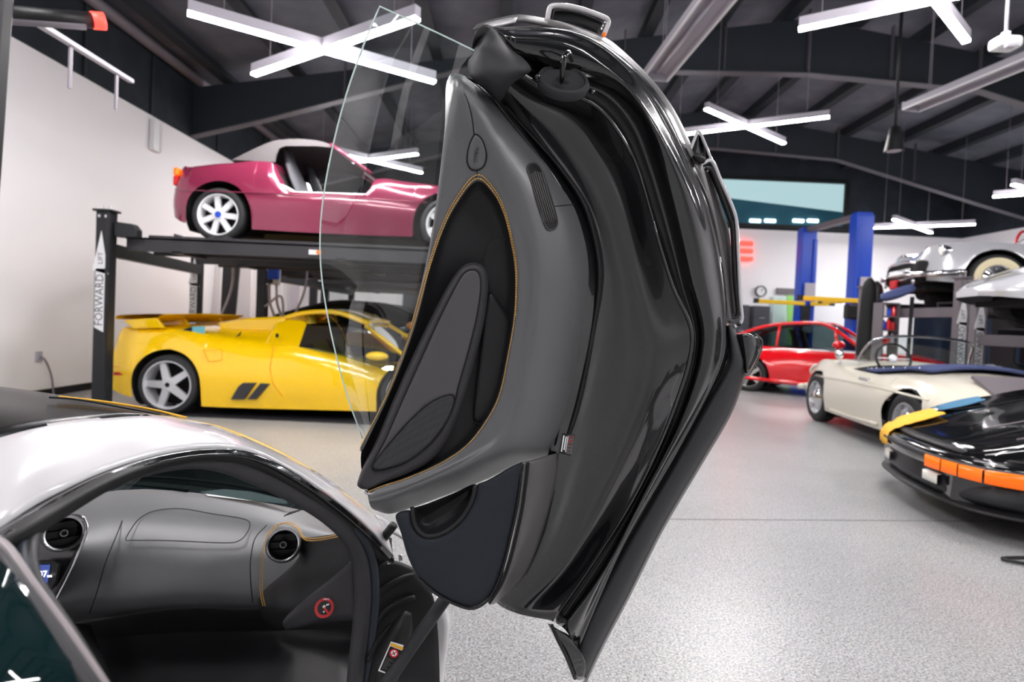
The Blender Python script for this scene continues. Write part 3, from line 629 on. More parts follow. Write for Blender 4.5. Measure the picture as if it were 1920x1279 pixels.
# --- trim panel ring with the arch opening
o_ = [(674, 845), (722, 745), (762, 640), (795, 510), (815, 400), (833, 250), (843, 142), (905, 165), (985, 250), (1050, 325), (1095, 400), (1117, 510), (1103, 630), (1076, 760), (1046, 850), (978, 868), (900, 904), (800, 942), (735, 963), (703, 957)]
c1 = [(675, 843), (724, 742), (765, 634), (797, 506), (817, 396), (835, 250), (848, 150), (893, 168), (965, 258), (1025, 336), (1064, 412), (1082, 515), (1070, 634), (1044, 758), (1010, 838), (950, 862), (880, 896), (790, 930), (726, 950), (696, 952)]
c2 = [(676, 842), (725, 740), (767, 630), (799, 505), (819, 398), (840, 260), (858, 170), (884, 182), (940, 278), (982, 350), (1006, 424), (1016, 520), (1006, 640), (986, 752), (958, 822), (914, 852), (855, 882), (776, 915), (720, 936), (692, 942)]
c3 = [(677, 842), (727, 737), (770, 625), (801, 508), (823, 418), (848, 330), (882, 275), (905, 290), (938, 350), (966, 420), (984, 480), (990, 560), (978, 660), (960, 750), (930, 812), (892, 846), (838, 877), (768, 908), (717, 924), (690, 932)]
c4 = [(678, 842), (728, 735), (772, 620), (803, 510), (828, 435), (855, 380), (893, 335), (925, 360), (945, 400), (958, 450), (967, 510), (965, 590), (952, 670), (935, 745), (905, 800), (870, 840), (820, 872), (760, 898), (715, 912), (690, 922)]
c5 = [(x + (920 - x) * .02, y + (600 - y) * .015) for x, y in c4]
def dd(a, b): return [a] * 6 + [b] * 14
V, Fc = loft([drow(o_, dd(-.01, -.095)), drow(c1, dd(.004, -.018)), drow(c2, dd(.016, .046)), drow(c3, dd(.017, .036)), drow(c4, dd(.018, .026)), drow(c5, dd(-.0, .012))], 6, 4)
mk('trim_panel', V, Fc, 'leather_grey', door, solid=.004)
from mathutils.bvhtree import BVHTree
TRIM = BVHTree.FromPolygons([tuple(v) for v in V], Fc)
def TD(x, y, off=0.0):
    '''point lying on the trim panel, raised by off'''
    d = ray(x, y).normalized(); hit = TRIM.ray_cast(CAM, d)[0]
    return (hit if hit is not None else D(x, y, .0)) - d * off
def tpad(name, outline, spine, prof, m, **k):
    V, Fc = pad(outline, spine, prof, TD, 6); return mk(name, V, Fc, m, door, **k)
def ttube(name, P, r, m, sub=6, seg=8, closed=False):
    return MB().tube(crs([TD(x, y, o) for x, y, o in P], sub, closed), r, seg, closed=closed).build(name, m, door, smooth=True)
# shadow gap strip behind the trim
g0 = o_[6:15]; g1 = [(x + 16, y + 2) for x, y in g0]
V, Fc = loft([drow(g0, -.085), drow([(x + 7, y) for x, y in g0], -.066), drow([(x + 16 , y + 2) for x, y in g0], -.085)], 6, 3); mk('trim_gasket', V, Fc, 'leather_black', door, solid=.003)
arch = c4[0:20]
# --- recessed pocket behind the arch
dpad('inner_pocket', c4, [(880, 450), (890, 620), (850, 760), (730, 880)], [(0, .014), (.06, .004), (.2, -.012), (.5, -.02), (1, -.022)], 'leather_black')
stA = [D(x, y, (.021 if k < 6 else .029)) for k, (x, y) in enumerate([(676 + 0, 838)] + c4[1:])]
stitches('trim_stitching', stA, 'stitch', door, step=.0055, r=.0009)
stB = [D(x + (900 - x) * -.03, y + (600 - y) * -.025, (.021 if k < 6 else .031)) for k, (x, y) in enumerate(c4[2:12], 2)]
stitches('trim_stitching', stB, 'stitch', door, step=.0055, r=.0007)
ttube('trim_seam', [(860, 162, 0), (874, 182, 0), (884, 215, 0), (889, 252, 0)], .0012, 'black_matte')
ttube('trim_seam', [(894, 318, 0), (894, 325, 0), (893, 332, 0)], .001, 'black_matte')
ttube('trim_seam', [(1040, 387, 0), (1055, 385.5, 0), (1070, 384, 0), (1086, 382, 0)], .0012, 'black_matte')
dtube('pocket_seam', [(956, 432, .012), (952, 448, .008), (932, 446, .0), (915, 458, -.004), (905, 490, -.006)], .0012, 'black_matte')
dtube('pocket_seam', [(906, 490, -.006), (920, 545, -.004), (940, 580, .0), (962, 608, .008)], .0014, 'black_matte')
# --- grip panel inside the pocket
dpad('grip_panel', [(915, 552), (935, 568), (960, 605), (955, 660), (942, 720), (925, 770), (912, 796), (888, 790), (890, 740), (900, 660)], [(925, 600), (915, 740)], [(0, -.012), (.1, .0), (.3, .003), (1, .003)], 'leather_black')
dtube('grip_seam', [(888, 792, .004), (905, 797, .006), (922, 790, .008)], .0016, 'black_matte')
# --- armrest with inlay and speaker
arm = [(892, 492), (910, 505), (915, 535), (910, 590), (897, 650), (878, 720), (858, 780), (835, 830), (805, 865), (765, 888), (720, 905), (688, 918), (671, 912), (672, 898), (684, 868), (706, 825), (735, 755), (770, 675), (806, 600), (840, 535), (866, 500)]
asp = [(888, 525), (845, 650), (800, 760), (745, 845), (700, 898)]
dpad('armrest', arm, asp, [(0, -.02), (.0, .018), (.12, .032), (.3, .037), (.42, .036), (1, .034)], 'leather_dark')
inl = [(888, 506), (899, 516), (901, 545), (893, 600), (877, 665), (860, 725), (850, 765), (830, 805), (800, 840), (760, 868), (715, 882), (698, 880), (702, 862), (722, 825), (752, 755), (788, 675), (820, 605), (850, 545), (870, 513)]
dpad('armrest_inlay', inl, [(882, 535), (840, 650), (795, 760), (735, 850)], [(0, .030), (.04, .040), (.12, .0415), (1, .0415)], 'satin_leather' if 'satin_leather' in MT else 'leather_dark')
dtube('inlay_piping', [(x, y, .0395) for x, y in inl], .0016, 'black_matte', closed=True)
spk = [(851, 742), (848, 766), (830, 802), (800, 838), (762, 865), (718, 879), (700, 878), (704, 864), (730, 832), (765, 792), (800, 760), (830, 744)]
dpad('speaker_grille', spk, [(825, 770), (770, 825), (725, 865)], [(0, .038), (.06, .0445), (.15, .045), (1, .0455)], 'speaker_mesh')
dtube('speaker_piping', [(x, y, .044) for x, y in spk], .0015, 'black_matte', closed=True)
# chrome tip where handle and armrest meet
dtube('handle_tip', [(684, 922, .03), (694, 926, .03), (702, 922, .03)], .004, 'chrome')
# --- lower map pocket
low = [(742, 966), (768, 957), (772, 976), (779, 993), (795, 1006), (818, 1006), (847, 992), (871, 968), (887, 938), (894, 910), (915, 900), (978, 868), (975, 905), (966, 960), (955, 1010), (944, 1055), (930, 1095), (912, 1124), (888, 1138), (862, 1134), (820, 1112), (785, 1082), (765, 1045), (752, 1000)]
dpad('map_pocket', low, [(757, 985), (766, 1010), (786, 1028), (815, 1033), (850, 1020), (886, 985), (912, 940), (925, 910)], [(0, -.02), (0, .0), (.1, .009), (.4, .014), (1, .016)], 'cloth_navy')
spn = [(753, 978), (766, 1010), (786, 1028), (815, 1033), (850, 1020), (886, 985), (912, 940), (928, 904)]
V, Fc = loft([drow([(x - 7, y - 7) for x, y in spn], .0135), drow(spn, .0155), drow([(x + 7, y + 7) for x, y in spn], .0135)], 5, 2); mk('map_pocket_seam', V, Fc, 'cloth_navy', door)
dtube('pocket_edge', [(x, y, .004) for x, y in [(978, 868), (976, 905), (968, 960), (957, 1010), (946, 1055), (932, 1096), (913, 1127), (888, 1141), (860, 1136), (820, 1115), (784, 1085)]], .0035, 'leather_black')
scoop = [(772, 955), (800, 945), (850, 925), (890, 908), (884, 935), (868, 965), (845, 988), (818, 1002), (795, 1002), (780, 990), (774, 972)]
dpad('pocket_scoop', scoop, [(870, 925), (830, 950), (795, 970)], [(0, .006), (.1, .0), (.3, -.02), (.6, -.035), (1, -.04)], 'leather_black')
dtube('scoop_rim', [(x, y, .013) for x, y in [(773, 952), (775, 972), (781, 990), (796, 1003), (818, 1003), (846, 989), (869, 966), (885, 936), (891, 910)]], .005, 'leather_black')
# grey cheek plate and black strip beside the pocket
V, Fc = loft([drow([(982, 868), (980, 905), (972, 960), (962, 1010), (950, 1058), (936, 1098), (915, 1130)], .008), drow([(1000, 864), (996, 905), (986, 962), (974, 1014), (960, 1060), (944, 1098), (918, 1134)], .006),
              drow([(1026, 856), (1020, 905), (1006, 965), (990, 1020), (972, 1064), (952, 1100), (922, 1134)], -.02), drow([(1048, 850), (1042, 905), (1026, 968), (1008, 1024), (986, 1076), (962, 1104), (928, 1132)], -.055)], 5, 4)
mk('cheek_plate', V, Fc, 'satin_grey', door, solid=.004)
dtube('cheek_gap', [(990, 868, .012), (986, 905, .013), (978, 960, .013), (967, 1010, .013), (955, 1056, .012), (940, 1096, .010), (918, 1130, .006)], .004, 'black_matte')
# --- egg shaped badge with raised letters
egg = [(893, 252), (905, 264), (912, 290), (908, 310), (896, 319), (883, 317), (876, 303), (878, 280), (885, 260)]
tpad('airbag_badge', egg, [(894, 275), (893, 300)], [(0, -.002), (.12, .0025), (.3, .0035), (1, .004)], 'leather_grey')
ttube('badge_gap', [(x, y, .0002) for x, y in egg], .0016, 'black_matte', closed=True)
text('badge_letters', 'AIRBAG', 'leather_dark', door, frame(TD(893, 286, .005), D(889, 310) - D(895, 262), CAM - D(893, 286)), .0105, .0006)
# --- ventilation grille
vg = [(993, 308), (1006, 308), (1018, 325), (1030, 360), (1042, 400), (1045, 420), (1038, 430), (1026, 430), (1018, 412), (1006, 375), (994, 335), (988, 318)]
tpad('door_grille', vg, [(1000, 325), (1032, 415)], [(0, -.002), (.05, .002), (.2, .002), (.3, .001), (1, .001)], 'black_matte')
for k in range(7):
    s = (k - 3) * 4.3; a = (1002 + s * .9, 318 - s * .22); b = (1033 + s * .9, 422 - s * .22)
    e0 = .03 + .05 * abs(k - 3) / 3
    ttube('grille_slat', [(a[0] + (b[0] - a[0]) * t, a[1] + (b[1] - a[1]) * t, .002) for t in (e0, .25, .5, .75, 1 - e0)], .0013, 'satin_grey', 3, 6)
ttube('grille_rim', [(x, y, .001) for x, y in vg], .0022, 'leather_dark', closed=True)
# --- warning sticker
def sticker():
    Pc = [D(x, y, -.03) for x, y in ((1054, 812), (1078, 816), (1070, 855), (1048, 850))]; mb = MB(); F4 = face_cam(Pc, [(0, 1, 2, 3)]); n_ = (CAM - Pc[0]).normalized()
    mb.add(Pc, F4, 0); ex = Pc[1] - Pc[0]; ey = Pc[3] - Pc[0]
    def q(a, b, c, d, i): Qd = [Pc[0] + ex * s + ey * t + n_ * .0006 for s, t in ((a, b), (c, b), (c, d), (a, d))]; mb.add(Qd, face_cam(Qd, [(0, 1, 2, 3)]), i)
    q(.55, .04, .96, .96, 1); q(.12, .1, .22, .9, 2); q(.3, .14, .4, .8, 2)
    for k in range(5): q(.62, .1 + k * .17, .9, .18 + k * .17, 3)
    q(.46, .1, .52, .9, 2)
    mb.build('warning_sticker', ['print_black', 'satin_grey', 'print_white', 'print_red'], door, merge=False)
sticker()
# --- latch, rubber disc, bolts
c = D(1056, 152, -.005); ax = (Vector((0, -.8, .6)) + CR_ * .1).normalized()
MB().lathe([(.052, -.012), (.054, -.002), (.05, .006), (.044, .007), (.042, .003), (.014, .002), (.012, .008), (0, .008)], c, ax, 40).build('latch_bezel', 'soft_rubber', door, smooth=True, auto=50)
dtube('latch_hook', [(1053, 155, .02), (1055, 130, .04), (1058, 108, .045), (1066, 99, .03), (1072, 112, .0)], .0055, 'paint_black', 6, 10)
for x, y in ((1009, 144), (1092, 162), (1112, 172)): dtube('bolt', [(x - 3, y, -.004), (x, y, .002)], .005, 'paint_black', 2)
# --- rubber corner cover at the rear upper end
V, Fc = loft([drow([(893, 62), (905, 52), (925, 50), (948, 62)], [-.06, -.05, -.05, -.06]), drow([(888, 98), (912, 78), (935, 70), (960, 92)], [-.03, -.01, -.012, -.03]), drow([(878, 115), (905, 92), (945, 96), (982, 110)], [.0, .02, .02, -.005]),
              drow([(878, 134), (915, 124), (958, 124), (996, 130)], [.02, .045, .035, -.005]), drow([(886, 148), (920, 148), (955, 146), (984, 142)], [.03, .045, .033, -.005]), drow([(905, 165), (925, 172), (944, 168), (960, 158)], [.01, .02, .014, -.01]), drow([(925, 186), (932, 190), (940, 188), (945, 182)], [-.03, -.03, -.03, -.04])], 5, 5)
mk('corner_cover', V, Fc, 'soft_rubber', door, solid=.004)
V, Fc = loft([drow([(891, 56), (910, 46), (925, 50)], -.045), drow([(889, 72), (902, 64), (914, 66)], -.03), drow([(886, 98), (898, 84), (908, 80)], -.045)], 4, 3); mk('corner_channel', V, Fc, 'black_matte', door, solid=.004)
V, Fc = loft([drow([(908, 44), (940, 36), (970, 31)], -.07), drow([(914, 50), (945, 44), (966, 38)], -.05)], 3, 2); mk('corner_cap', V, Fc, 'paint_white', door, solid=.004)
# --- white lip of the outer skin at the top
lip = [(1026, 40), (1029, 22), (1034, 12), (1055, 11), (1085, 16), (1115, 26), (1140, 38), (1136, 56), (1128, 74)]
MB().tube(crs([D(x, y, -.12) for x, y in lip], 5), .0055, 10).build('skin_lip', 'paint_white', door, smooth=True)
V, Fc = loft([drow([(1030, 44), (1070, 52), (1128, 76)], -.11), drow([(1033, 28), (1080, 34), (1132, 56)], -.125), drow([(1036, 14), (1085, 18), (1138, 40)], -.13)], 5, 4); mk('skin_flap', V, Fc, 'shell_black', door, solid=.006)
dtube('skin_reflector', [(1134, 62, -.115), (1131, 70, -.115)], .004, 'orange_lens', 2)
# --- side scoop of the outer skin at the right
V, Fc = loft([drow([(1302, 308), (1322, 385), (1342, 470), (1356, 560), (1366, 606)], -.085), drow([(1316, 304), (1338, 385), (1356, 470), (1366, 560), (1374, 606)], -.09)], 4, 2); mk('scoop_post', V, Fc, 'satin_grey', door, solid=.006)
V, Fc = loft([drow([(1316, 312), (1336, 385), (1354, 470), (1364, 560), (1372, 600)], -.115), drow([(1330, 314), (1352, 385), (1368, 440), (1376, 540), (1380, 590)], -.12)], 4, 2); mk('scoop_plate', V, Fc, 'satin_grey', door, solid=.006)
dtube('scoop_rim', [(1300, 308, -.1), (1318, 306, -.1), (1335, 302, -.1), (1352, 340, -.1), (1372, 385, -.1), (1381, 415, -.1), (1384, 470, -.1), (1388, 560, -.1), (1391, 600, -.1), (1378, 612, -.1), (1364, 618, -.1)], .0045, 'paint_white', 5)
dtube('scoop_inner_rim', [(1322, 316, -.1), (1334, 320, -.1), (1350, 360, -.1), (1368, 410, -.1), (1373, 430, -.1), (1377, 520, -.1), (1383, 588, -.1), (1370, 596, -.1)], .005, 'black_plastic', 5)
V, Fc = loft([drow([(1334, 312), (1354, 355), (1372, 400), (1380, 425), (1384, 520), (1388, 592)], -.1), drow([(1328, 322), (1344, 360), (1364, 410), (1370, 432), (1374, 520), (1380, 590)], -.118)], 4, 2); mk('scoop_wall', V, Fc, 'black_plastic', door, solid=.004)
MB().tube(crs([D(1294, 282, -.1), D(1302, 262, -.1), D(1310, 246, -.1), D(1322, 270, -.1), D(1334, 300, -.1)], 5), .0035, 8).build('fin_edge', 'paint_white', door, smooth=True)
V, Fc = loft([drow([(1297, 290), (1304, 268), (1310, 250)], -.1), drow([(1318, 300), (1320, 280), (1312, 254)], -.11), drow([(1334, 302), (1326, 280), (1313, 252)], -.1)], 4, 3); mk('fin_plate', V, Fc, 'dark_glass', door, solid=.004)
dtube('fin_knob', [(1303, 292, -.09), (1308, 296, -.085), (1318, 300, -.09)], .009, 'black_plastic', 4, 10)
# --- sill: rubber tube edge, bracket and gloss fin
e0 = [(1362, 612), (1366, 652), (1361, 690), (1316, 768), (1254, 880), (1174, 1016), (1102, 1154), (1080, 1210), (1072, 1240)]
e1 = [(1376, 610), (1392, 660), (1396, 698), (1366, 776), (1312, 868), (1240, 990), (1180, 1110), (1130, 1205), (1098, 1272)]
em = [((a[0] + b[0]) / 2, (a[1] + b[1]) / 2) for a, b in zip(e0, e1)]
V, Fc = loft([drow(e0, -.085), drow([(a[0] * .8 + b[0] * .2, a[1] * .8 + b[1] * .2) for a, b in zip(e0, e1)], -.055), drow(em, -.05), drow([(a[0] * .2 + b[0] * .8, a[1] * .2 + b[1] * .8) for a, b in zip(e0, e1)], -.066), drow(e1, -.11)], 5, 4); mk('sill_rubber', V, Fc, 'soft_rubber', door, solid=.006)
e2 = [(x + 10 + 2 * k * (k < 8), y + 4) for k, (x, y) in enumerate(e1)]
V, Fc = loft([drow(e1[2:], -.105), drow([(x + 3, y + 6) for x, y in e1[2:]], -.14), drow([(x - 4, y + 12) for x, y in e1[2:]], -.2)], 5, 3); mk('outer_skin_lower', V, Fc, 'satin_grey', door, solid=.006)
dtube('sill_seam', [(x, y, -.07) for x, y in e0], .003, 'black_matte')
for x, y in ((1374, 614), (1386, 608)): dtube('bolt', [(x - 2, y, -.08), (x, y, -.075)], .006, 'black_plastic', 2)
V, Fc = loft([drow([(1380, 628), (1388, 668), (1396, 700)], -.09), drow([(1400, 626), (1402, 664), (1400, 700)], -.07), drow([(1418, 628), (1420, 660), (1404, 698)], -.085), drow([(1428, 640), (1424, 664), (1406, 700)], -.12)], 5, 5); mk('intake_fin', V, Fc, 'shell_black', door, solid=.006)
dtube('fin_rim', [(1379, 628, -.088), (1388, 668, -.088), (1396, 702, -.088), (1408, 698, -.1), (1425, 664, -.11), (1429, 640, -.115), (1418, 627, -.09)], .0022, 'satin_grey', 5)
# --- bottom hinge end
V, Fc = loft([drow([(1030, 1170), (1050, 1182), (1068, 1192), (1084, 1214)], -.03), drow([(1044, 1200), (1058, 1206), (1074, 1214), (1090, 1226)], -.02), drow([(1060, 1230), (1070, 1234), (1082, 1240), (1098, 1250)], -.03), drow([(1074, 1272), (1080, 1274), (1086, 1276), (1094, 1274)], -.05)], 4, 4); mk('hinge_end', V, Fc, 'shell_black', door, solid=.012)
dtube('hinge_lip', [(1034, 1172, -.02), (1046, 1200, -.012), (1062, 1232, -.02), (1078, 1272, -.04)], .005, 'black_plastic')
# --- frameless glass
G = [(712, 12), (682, 84), (650, 175), (625, 270), (607, 365), (600, 450), (605, 535), (624, 640), (652, 745), (680, 822)]
Gr = [(900, 98), (870, 180), (846, 260), (838, 350), (834, 430), (824, 500), (806, 580), (780, 660), (735, 760), (690, 836)]
def gmid(t, bow): return [D(a[0] + (b[0] - a[0]) * t, a[1] + (b[1] - a[1]) * t, bow) for a, b in zip(G, Gr)]
V, Fc = loft([gmid(0, -.10), gmid(.33, -.055), gmid(.66, -.035), gmid(1, -.03)], 5, 5)
mk('door_glass', V, Fc, 'door_glass', door)
MB().tube(crs([D(900, 100, -.03)] + [D(806, 55, -.062), D(712, 12, -.10)], 4) + crs([D(x, y, -.10) for x, y in G], 5)[1:], .0016, 8).build('glass_edge', 'glass_edge', door, smooth=True)
# ================================================================ car building tools (local axes: x forward, y left, z up)
def car_body(parent, T, paint, wheels, cab=None, nst=90, name='body', inner='well_black', pan=True):
    x0, x1 = T['top'][0][0], T['top'][-1][0]
    X = [x0 + (x1 - x0) * k / nst for k in range(nst + 1)]
    for wx, wz, ar in wheels:
        X += [wx - ar * 1.002, wx - ar, wx + ar, wx + ar * 1.002] + [wx + ar * math.cos(math.pi * k / 16) for k in range(1, 16)]
    X = sorted(x for x in X if x0 <= x <= x1); rows = []; N1, N2 = 7, 9
    for x in X:
        zt, zs, ys, ym, zm, zl = [ips(T[k], x) for k in ('top', 'sh', 'ysh', 'ym', 'zm', 'sill')]
        cut = zl
        for wx, wz, ar in wheels:
            if abs(x - wx) <= ar * 1.0001: cut = max(cut, wz + math.sqrt(max(0, ar * ar - (x - wx) ** 2)))
        cut = min(cut, zs - .03)
        A, B, C, Dd, E = (Vector(p) for p in ((0, zt), (ys * .62, zt * .55 + zs * .45 + .012), (ys, zs), (ym, min(zm, zs - .02)), (ym * .965, zl)))
        top = crs([A, B, C], 6)[::2]
        side = crs([B, C, Dd, E], 14)[14:]
        side = [p for p in side if p.y > cut] or [C]
        q = side[-1]; side = side + [Vector((q.x, cut))]
        L = [0]
        for a, b in zip(side[:-1], side[1:]): L.append(L[-1] + (b - a).length)
        rs = []
        for k in range(1, N2 + 1):
            t = L[-1] * k / N2; j = max(i for i in range(len(L)) if L[i] <= t + 1e-9); j = min(j, len(side) - 2)
            f_ = (t - L[j]) / max(L[j + 1] - L[j], 1e-9); rs.append(side[j].lerp(side[j + 1], f_))
        half = top + rs
        rows.append([Vector((x, -p.x, p.y)) for p in half[::-1]] + [Vector((x, p.x, p.y)) for p in half[1:]])
    V, Fc = grid(rows); n = len(rows[0]); mi = []
    for f_ in Fc:
        c = sum((V[i] for i in f_), Vector()) / 4; i_ = 0
        if cab and cab[0] < c.x < cab[1] and abs(c.y) < cab[2] * ips(T['ysh'], c.x): i_ = 1
        mi.append(i_)
    Fc += [tuple(range(n)), tuple((len(rows) - 1) * n + j for j in range(n))[::-1]]; mi += [0, 0]
    # outward normals
    s = 0
    for f_ in Fc[:-2:7]:
        a, b, c = V[f_[0]], V[f_[1]], V[f_[2]]; m_ = (a + b + c) / 3; s += (b - a).cross(c - a).dot(m_ - Vector((m_.x, 0, .3)))
    if s < 0: Fc = [tuple(reversed(f_)) for f_ in Fc]
    o = mk(name, V, Fc, [paint, inner], parent, mi=mi, auto=42)
    for wx, wz, ar in wheels:
        for sg in (-1, 1):
            ym = ips(T['ym'], wx); w_ = MB().lathe([(.01, sg * (ym - .42)), (ar + .004, sg * (ym - .42)), (ar + .004, sg * (ym - .05))], (wx, 0, wz), (0, 1, 0), 30)
            for v_ in w_.V: v_.z = max(v_.z, .1)
            w_.build('wheel_well', 'well_black', parent)
    if pan:
        h = min(ips(T['ym'], x) for x in (x0 + .3 * (x1 - x0), x0 + .7 * (x1 - x0))) - .1
        zl = ips(T['sill'], (x0 + x1) / 2); MB().box(((x0 + x1) / 2, 0, zl + .05), ((x1 - x0) * .86, 2 * h - .6, .06)).build('floor_pan', 'well_black', parent)
    return o
def wheel(parent, x, y, z, R, w, style, sg=-1, rr=.72, rim='rim_silver', wall=None, turn=0.0):
    """sg: -1 the face looks to -y; tyre is the part, rim its sub-part"""
    c = Vector((x, y, z)); ax = Vector((math.sin(turn) , sg * math.cos(turn), 0)); r = R * rr
    prof = [(r, -w), (R * .96, -w), (R, -w * .85), (R, -w * .12), (R * .965, -.0), (R * .86, .012), (r * 1.03, .006), (r, -.006)]
    idx = [0, 0, 0, 0, 0, 1 if wall else 0, 1 if wall else 0]
    ty = MB().lathe(prof, c, ax, 40, idx).build('wheel', ['tyre', wall or 'tyre'], parent, smooth=True, auto=50)
    mb = MB(); u = Vector((0, 0, 1)); v = ax.cross(u)
    mb.lathe([(r, -.008), (r * .985, .006), (r * .93, .004), (r * .9, -.03), (r * .86, -w * .6)], c, ax, 40, [0] * 4)
    mb.lathe([(r * .9, -w * .55), (.02, -w * .55)], c, ax, 24, [1])
    def spoke(a, wd0, wd1, h=-.012, r0=.12, r1=.93):
        d = u * math.cos(a) + v * math.sin(a); p = ax.cross(d); b = c + ax * h
        P = [b + d * r * r0 - p * wd0, b + d * r * r0 + p * wd0, b + d * r * r1 + p * wd1 - ax * .012, b + d * r * r1 - p * wd1 - ax * .012]
        mb.prism(P, -ax * .035, 0)
    if style == 'five':
        for k in range(5): spoke(2 * math.pi * k / 5 + .3, r * .16, r * .12)
        mb.lathe([(r * .3, -.03), (r * .28, -.008), (r * .1, -.004), (0, -.004)], c, ax, 20, [0, 0, 1])
    elif style == 'seven':
        for k in range(7): spoke(2 * math.pi * k / 7 + .15, r * .12, r * .13)
        mb.lathe([(r * .22, -.03), (r * .2, -.004), (r * .16, -.002), (0, -.002)], c, ax, 20, [0, 0, 2])
    elif style == 'cap':
        mb.lathe([(r * .9, -.03), (r * .62, -.012), (r * .55, -.02), (r * .42, .002), (r * .3, .02), (0, .026)], c, ax, 32, [0, 0, 3, 3, 3])
        for k in range(10): spoke(2 * math.pi * k / 10, r * .05, r * .07, -.012, .6)
    o = mb.build('rim', [rim, 'well_black', 'blue_paint', 'chrome'], ty, smooth=True, auto=35); return ty
def glasshouse(parent, arc, belt, yb, yr, paint, glass='dark_car_glass', ws=(0, 1), rear=(2, 3), crown=.03, side_glass=True, pill=.022, roof_m=None, seats=None):
    """arc [(x, z)] from the windscreen base (front) over the roof to the rear base; ws / rear give arc spans that are glass"""
    zb = min(z for x, z in arc); zt = max(z for x, z in arc)
    def yy(z): return yb + (yr - yb) * (z - zb) / (zt - zb)
    def span(a, b, m, name):
        P = arc[a:b + 1]; rows = []
        for t in (-1, -.5, 0, .5, 1): rows.append([Vector((x + (.0 if abs(t) == 1 else 0), yy(z) * t, z + crown * (1 - t * t))) for x, z in P])
        V, Fc = loft(rows, 4, 3); s = sum(((V[f_[1]] - V[f_[0]]).cross(V[f_[2]] - V[f_[0]])).z for f_ in Fc)
        if s < 0: Fc = [tuple(reversed(f_)) for f_ in Fc]
        return mk(name, V, Fc, m, parent, solid=.012 if m not in ('dark_car_glass', 'car_glass', 'clear_glass') else None)
    span(ws[0], ws[1], glass, 'windscreen'); span(rear[0], rear[1], glass, 'rear_window')
    if rear[0] > ws[1]: span(ws[1], rear[0], roof_m or paint, 'roof')
    for sg in (-1, 1):
        Pp = [Vector((x, sg * yy(z), z)) for x, z in arc]
        MB().tube(crs(Pp, 4), pill, 8).build('pillar_rail', roof_m or paint, parent, smooth=True)
        if side_glass:
            A_ = [Vector((x, sg * (yy(z) - .012), z)) for x, z in arc]; B_ = [Vector((x, sg * (yy(z) - .012), z)) for x, z in [(x, ips(belt, x)) for x, z in arc]]
            V, Fc = loft([A_, B_], 3, 1); mk('side_window', V, Fc, glass, parent)
    MB().bar((arc[ws[1]][0], -yy(arc[ws[1]][1]), arc[ws[1]][1] + .0), (arc[ws[1]][0], yy(arc[ws[1]][1]), arc[ws[1]][1]), .05, .02).build('header_rail', roof_m or paint, parent)
def seat(parent, x, y, z, m, h=.62, w=.44, name='seat'):
    rows = []
    for k, (dx, dz, ww) in enumerate(((.16, 0, .9), (.05, .12, 1.0), (-.02, .3, 1.0), (-.08, .48, .85), (-.11, .56, .55), (-.13, .62, .45), (-.16, .72, .4), (-.2, .75, .2))):
        rows.append([Vector((x + dx + .05 * math.cos(a) , y + w / 2 * ww * math.sin(a), z + dz * h / .62 )) for a in [2 * math.pi * j / 12 for j in range(12)]])
    V, Fc = grid(rows, True); n = len(rows) - 1
    Fc.append(tuple(n * 12 + j for j in range(12))); Fc.append(tuple(range(12))[::-1])
    mb = MB().add(V, Fc); mb.box((x + .3, y, z - .02), (.5, w, .14))
    return mb.build(name, m, parent, smooth=True, auto=60)
def mirror(parent, c, d, m='black_plastic', glass=True):
    c = Vector(c); mb = MB(); rows = []
    for k in range(7):
        a = math.pi * k / 6; rows.append([Vector((d[0] * .5 * -math.cos(a), d[1] * .5 * math.sin(a) * math.cos(b), d[2] * .5 * math.sin(a) * math.sin(b))) + c for b in [2 * math.pi * j / 12 for j in range(12)]])
    V, Fc = grid(rows, True); mb.add(V, Fc); return mb
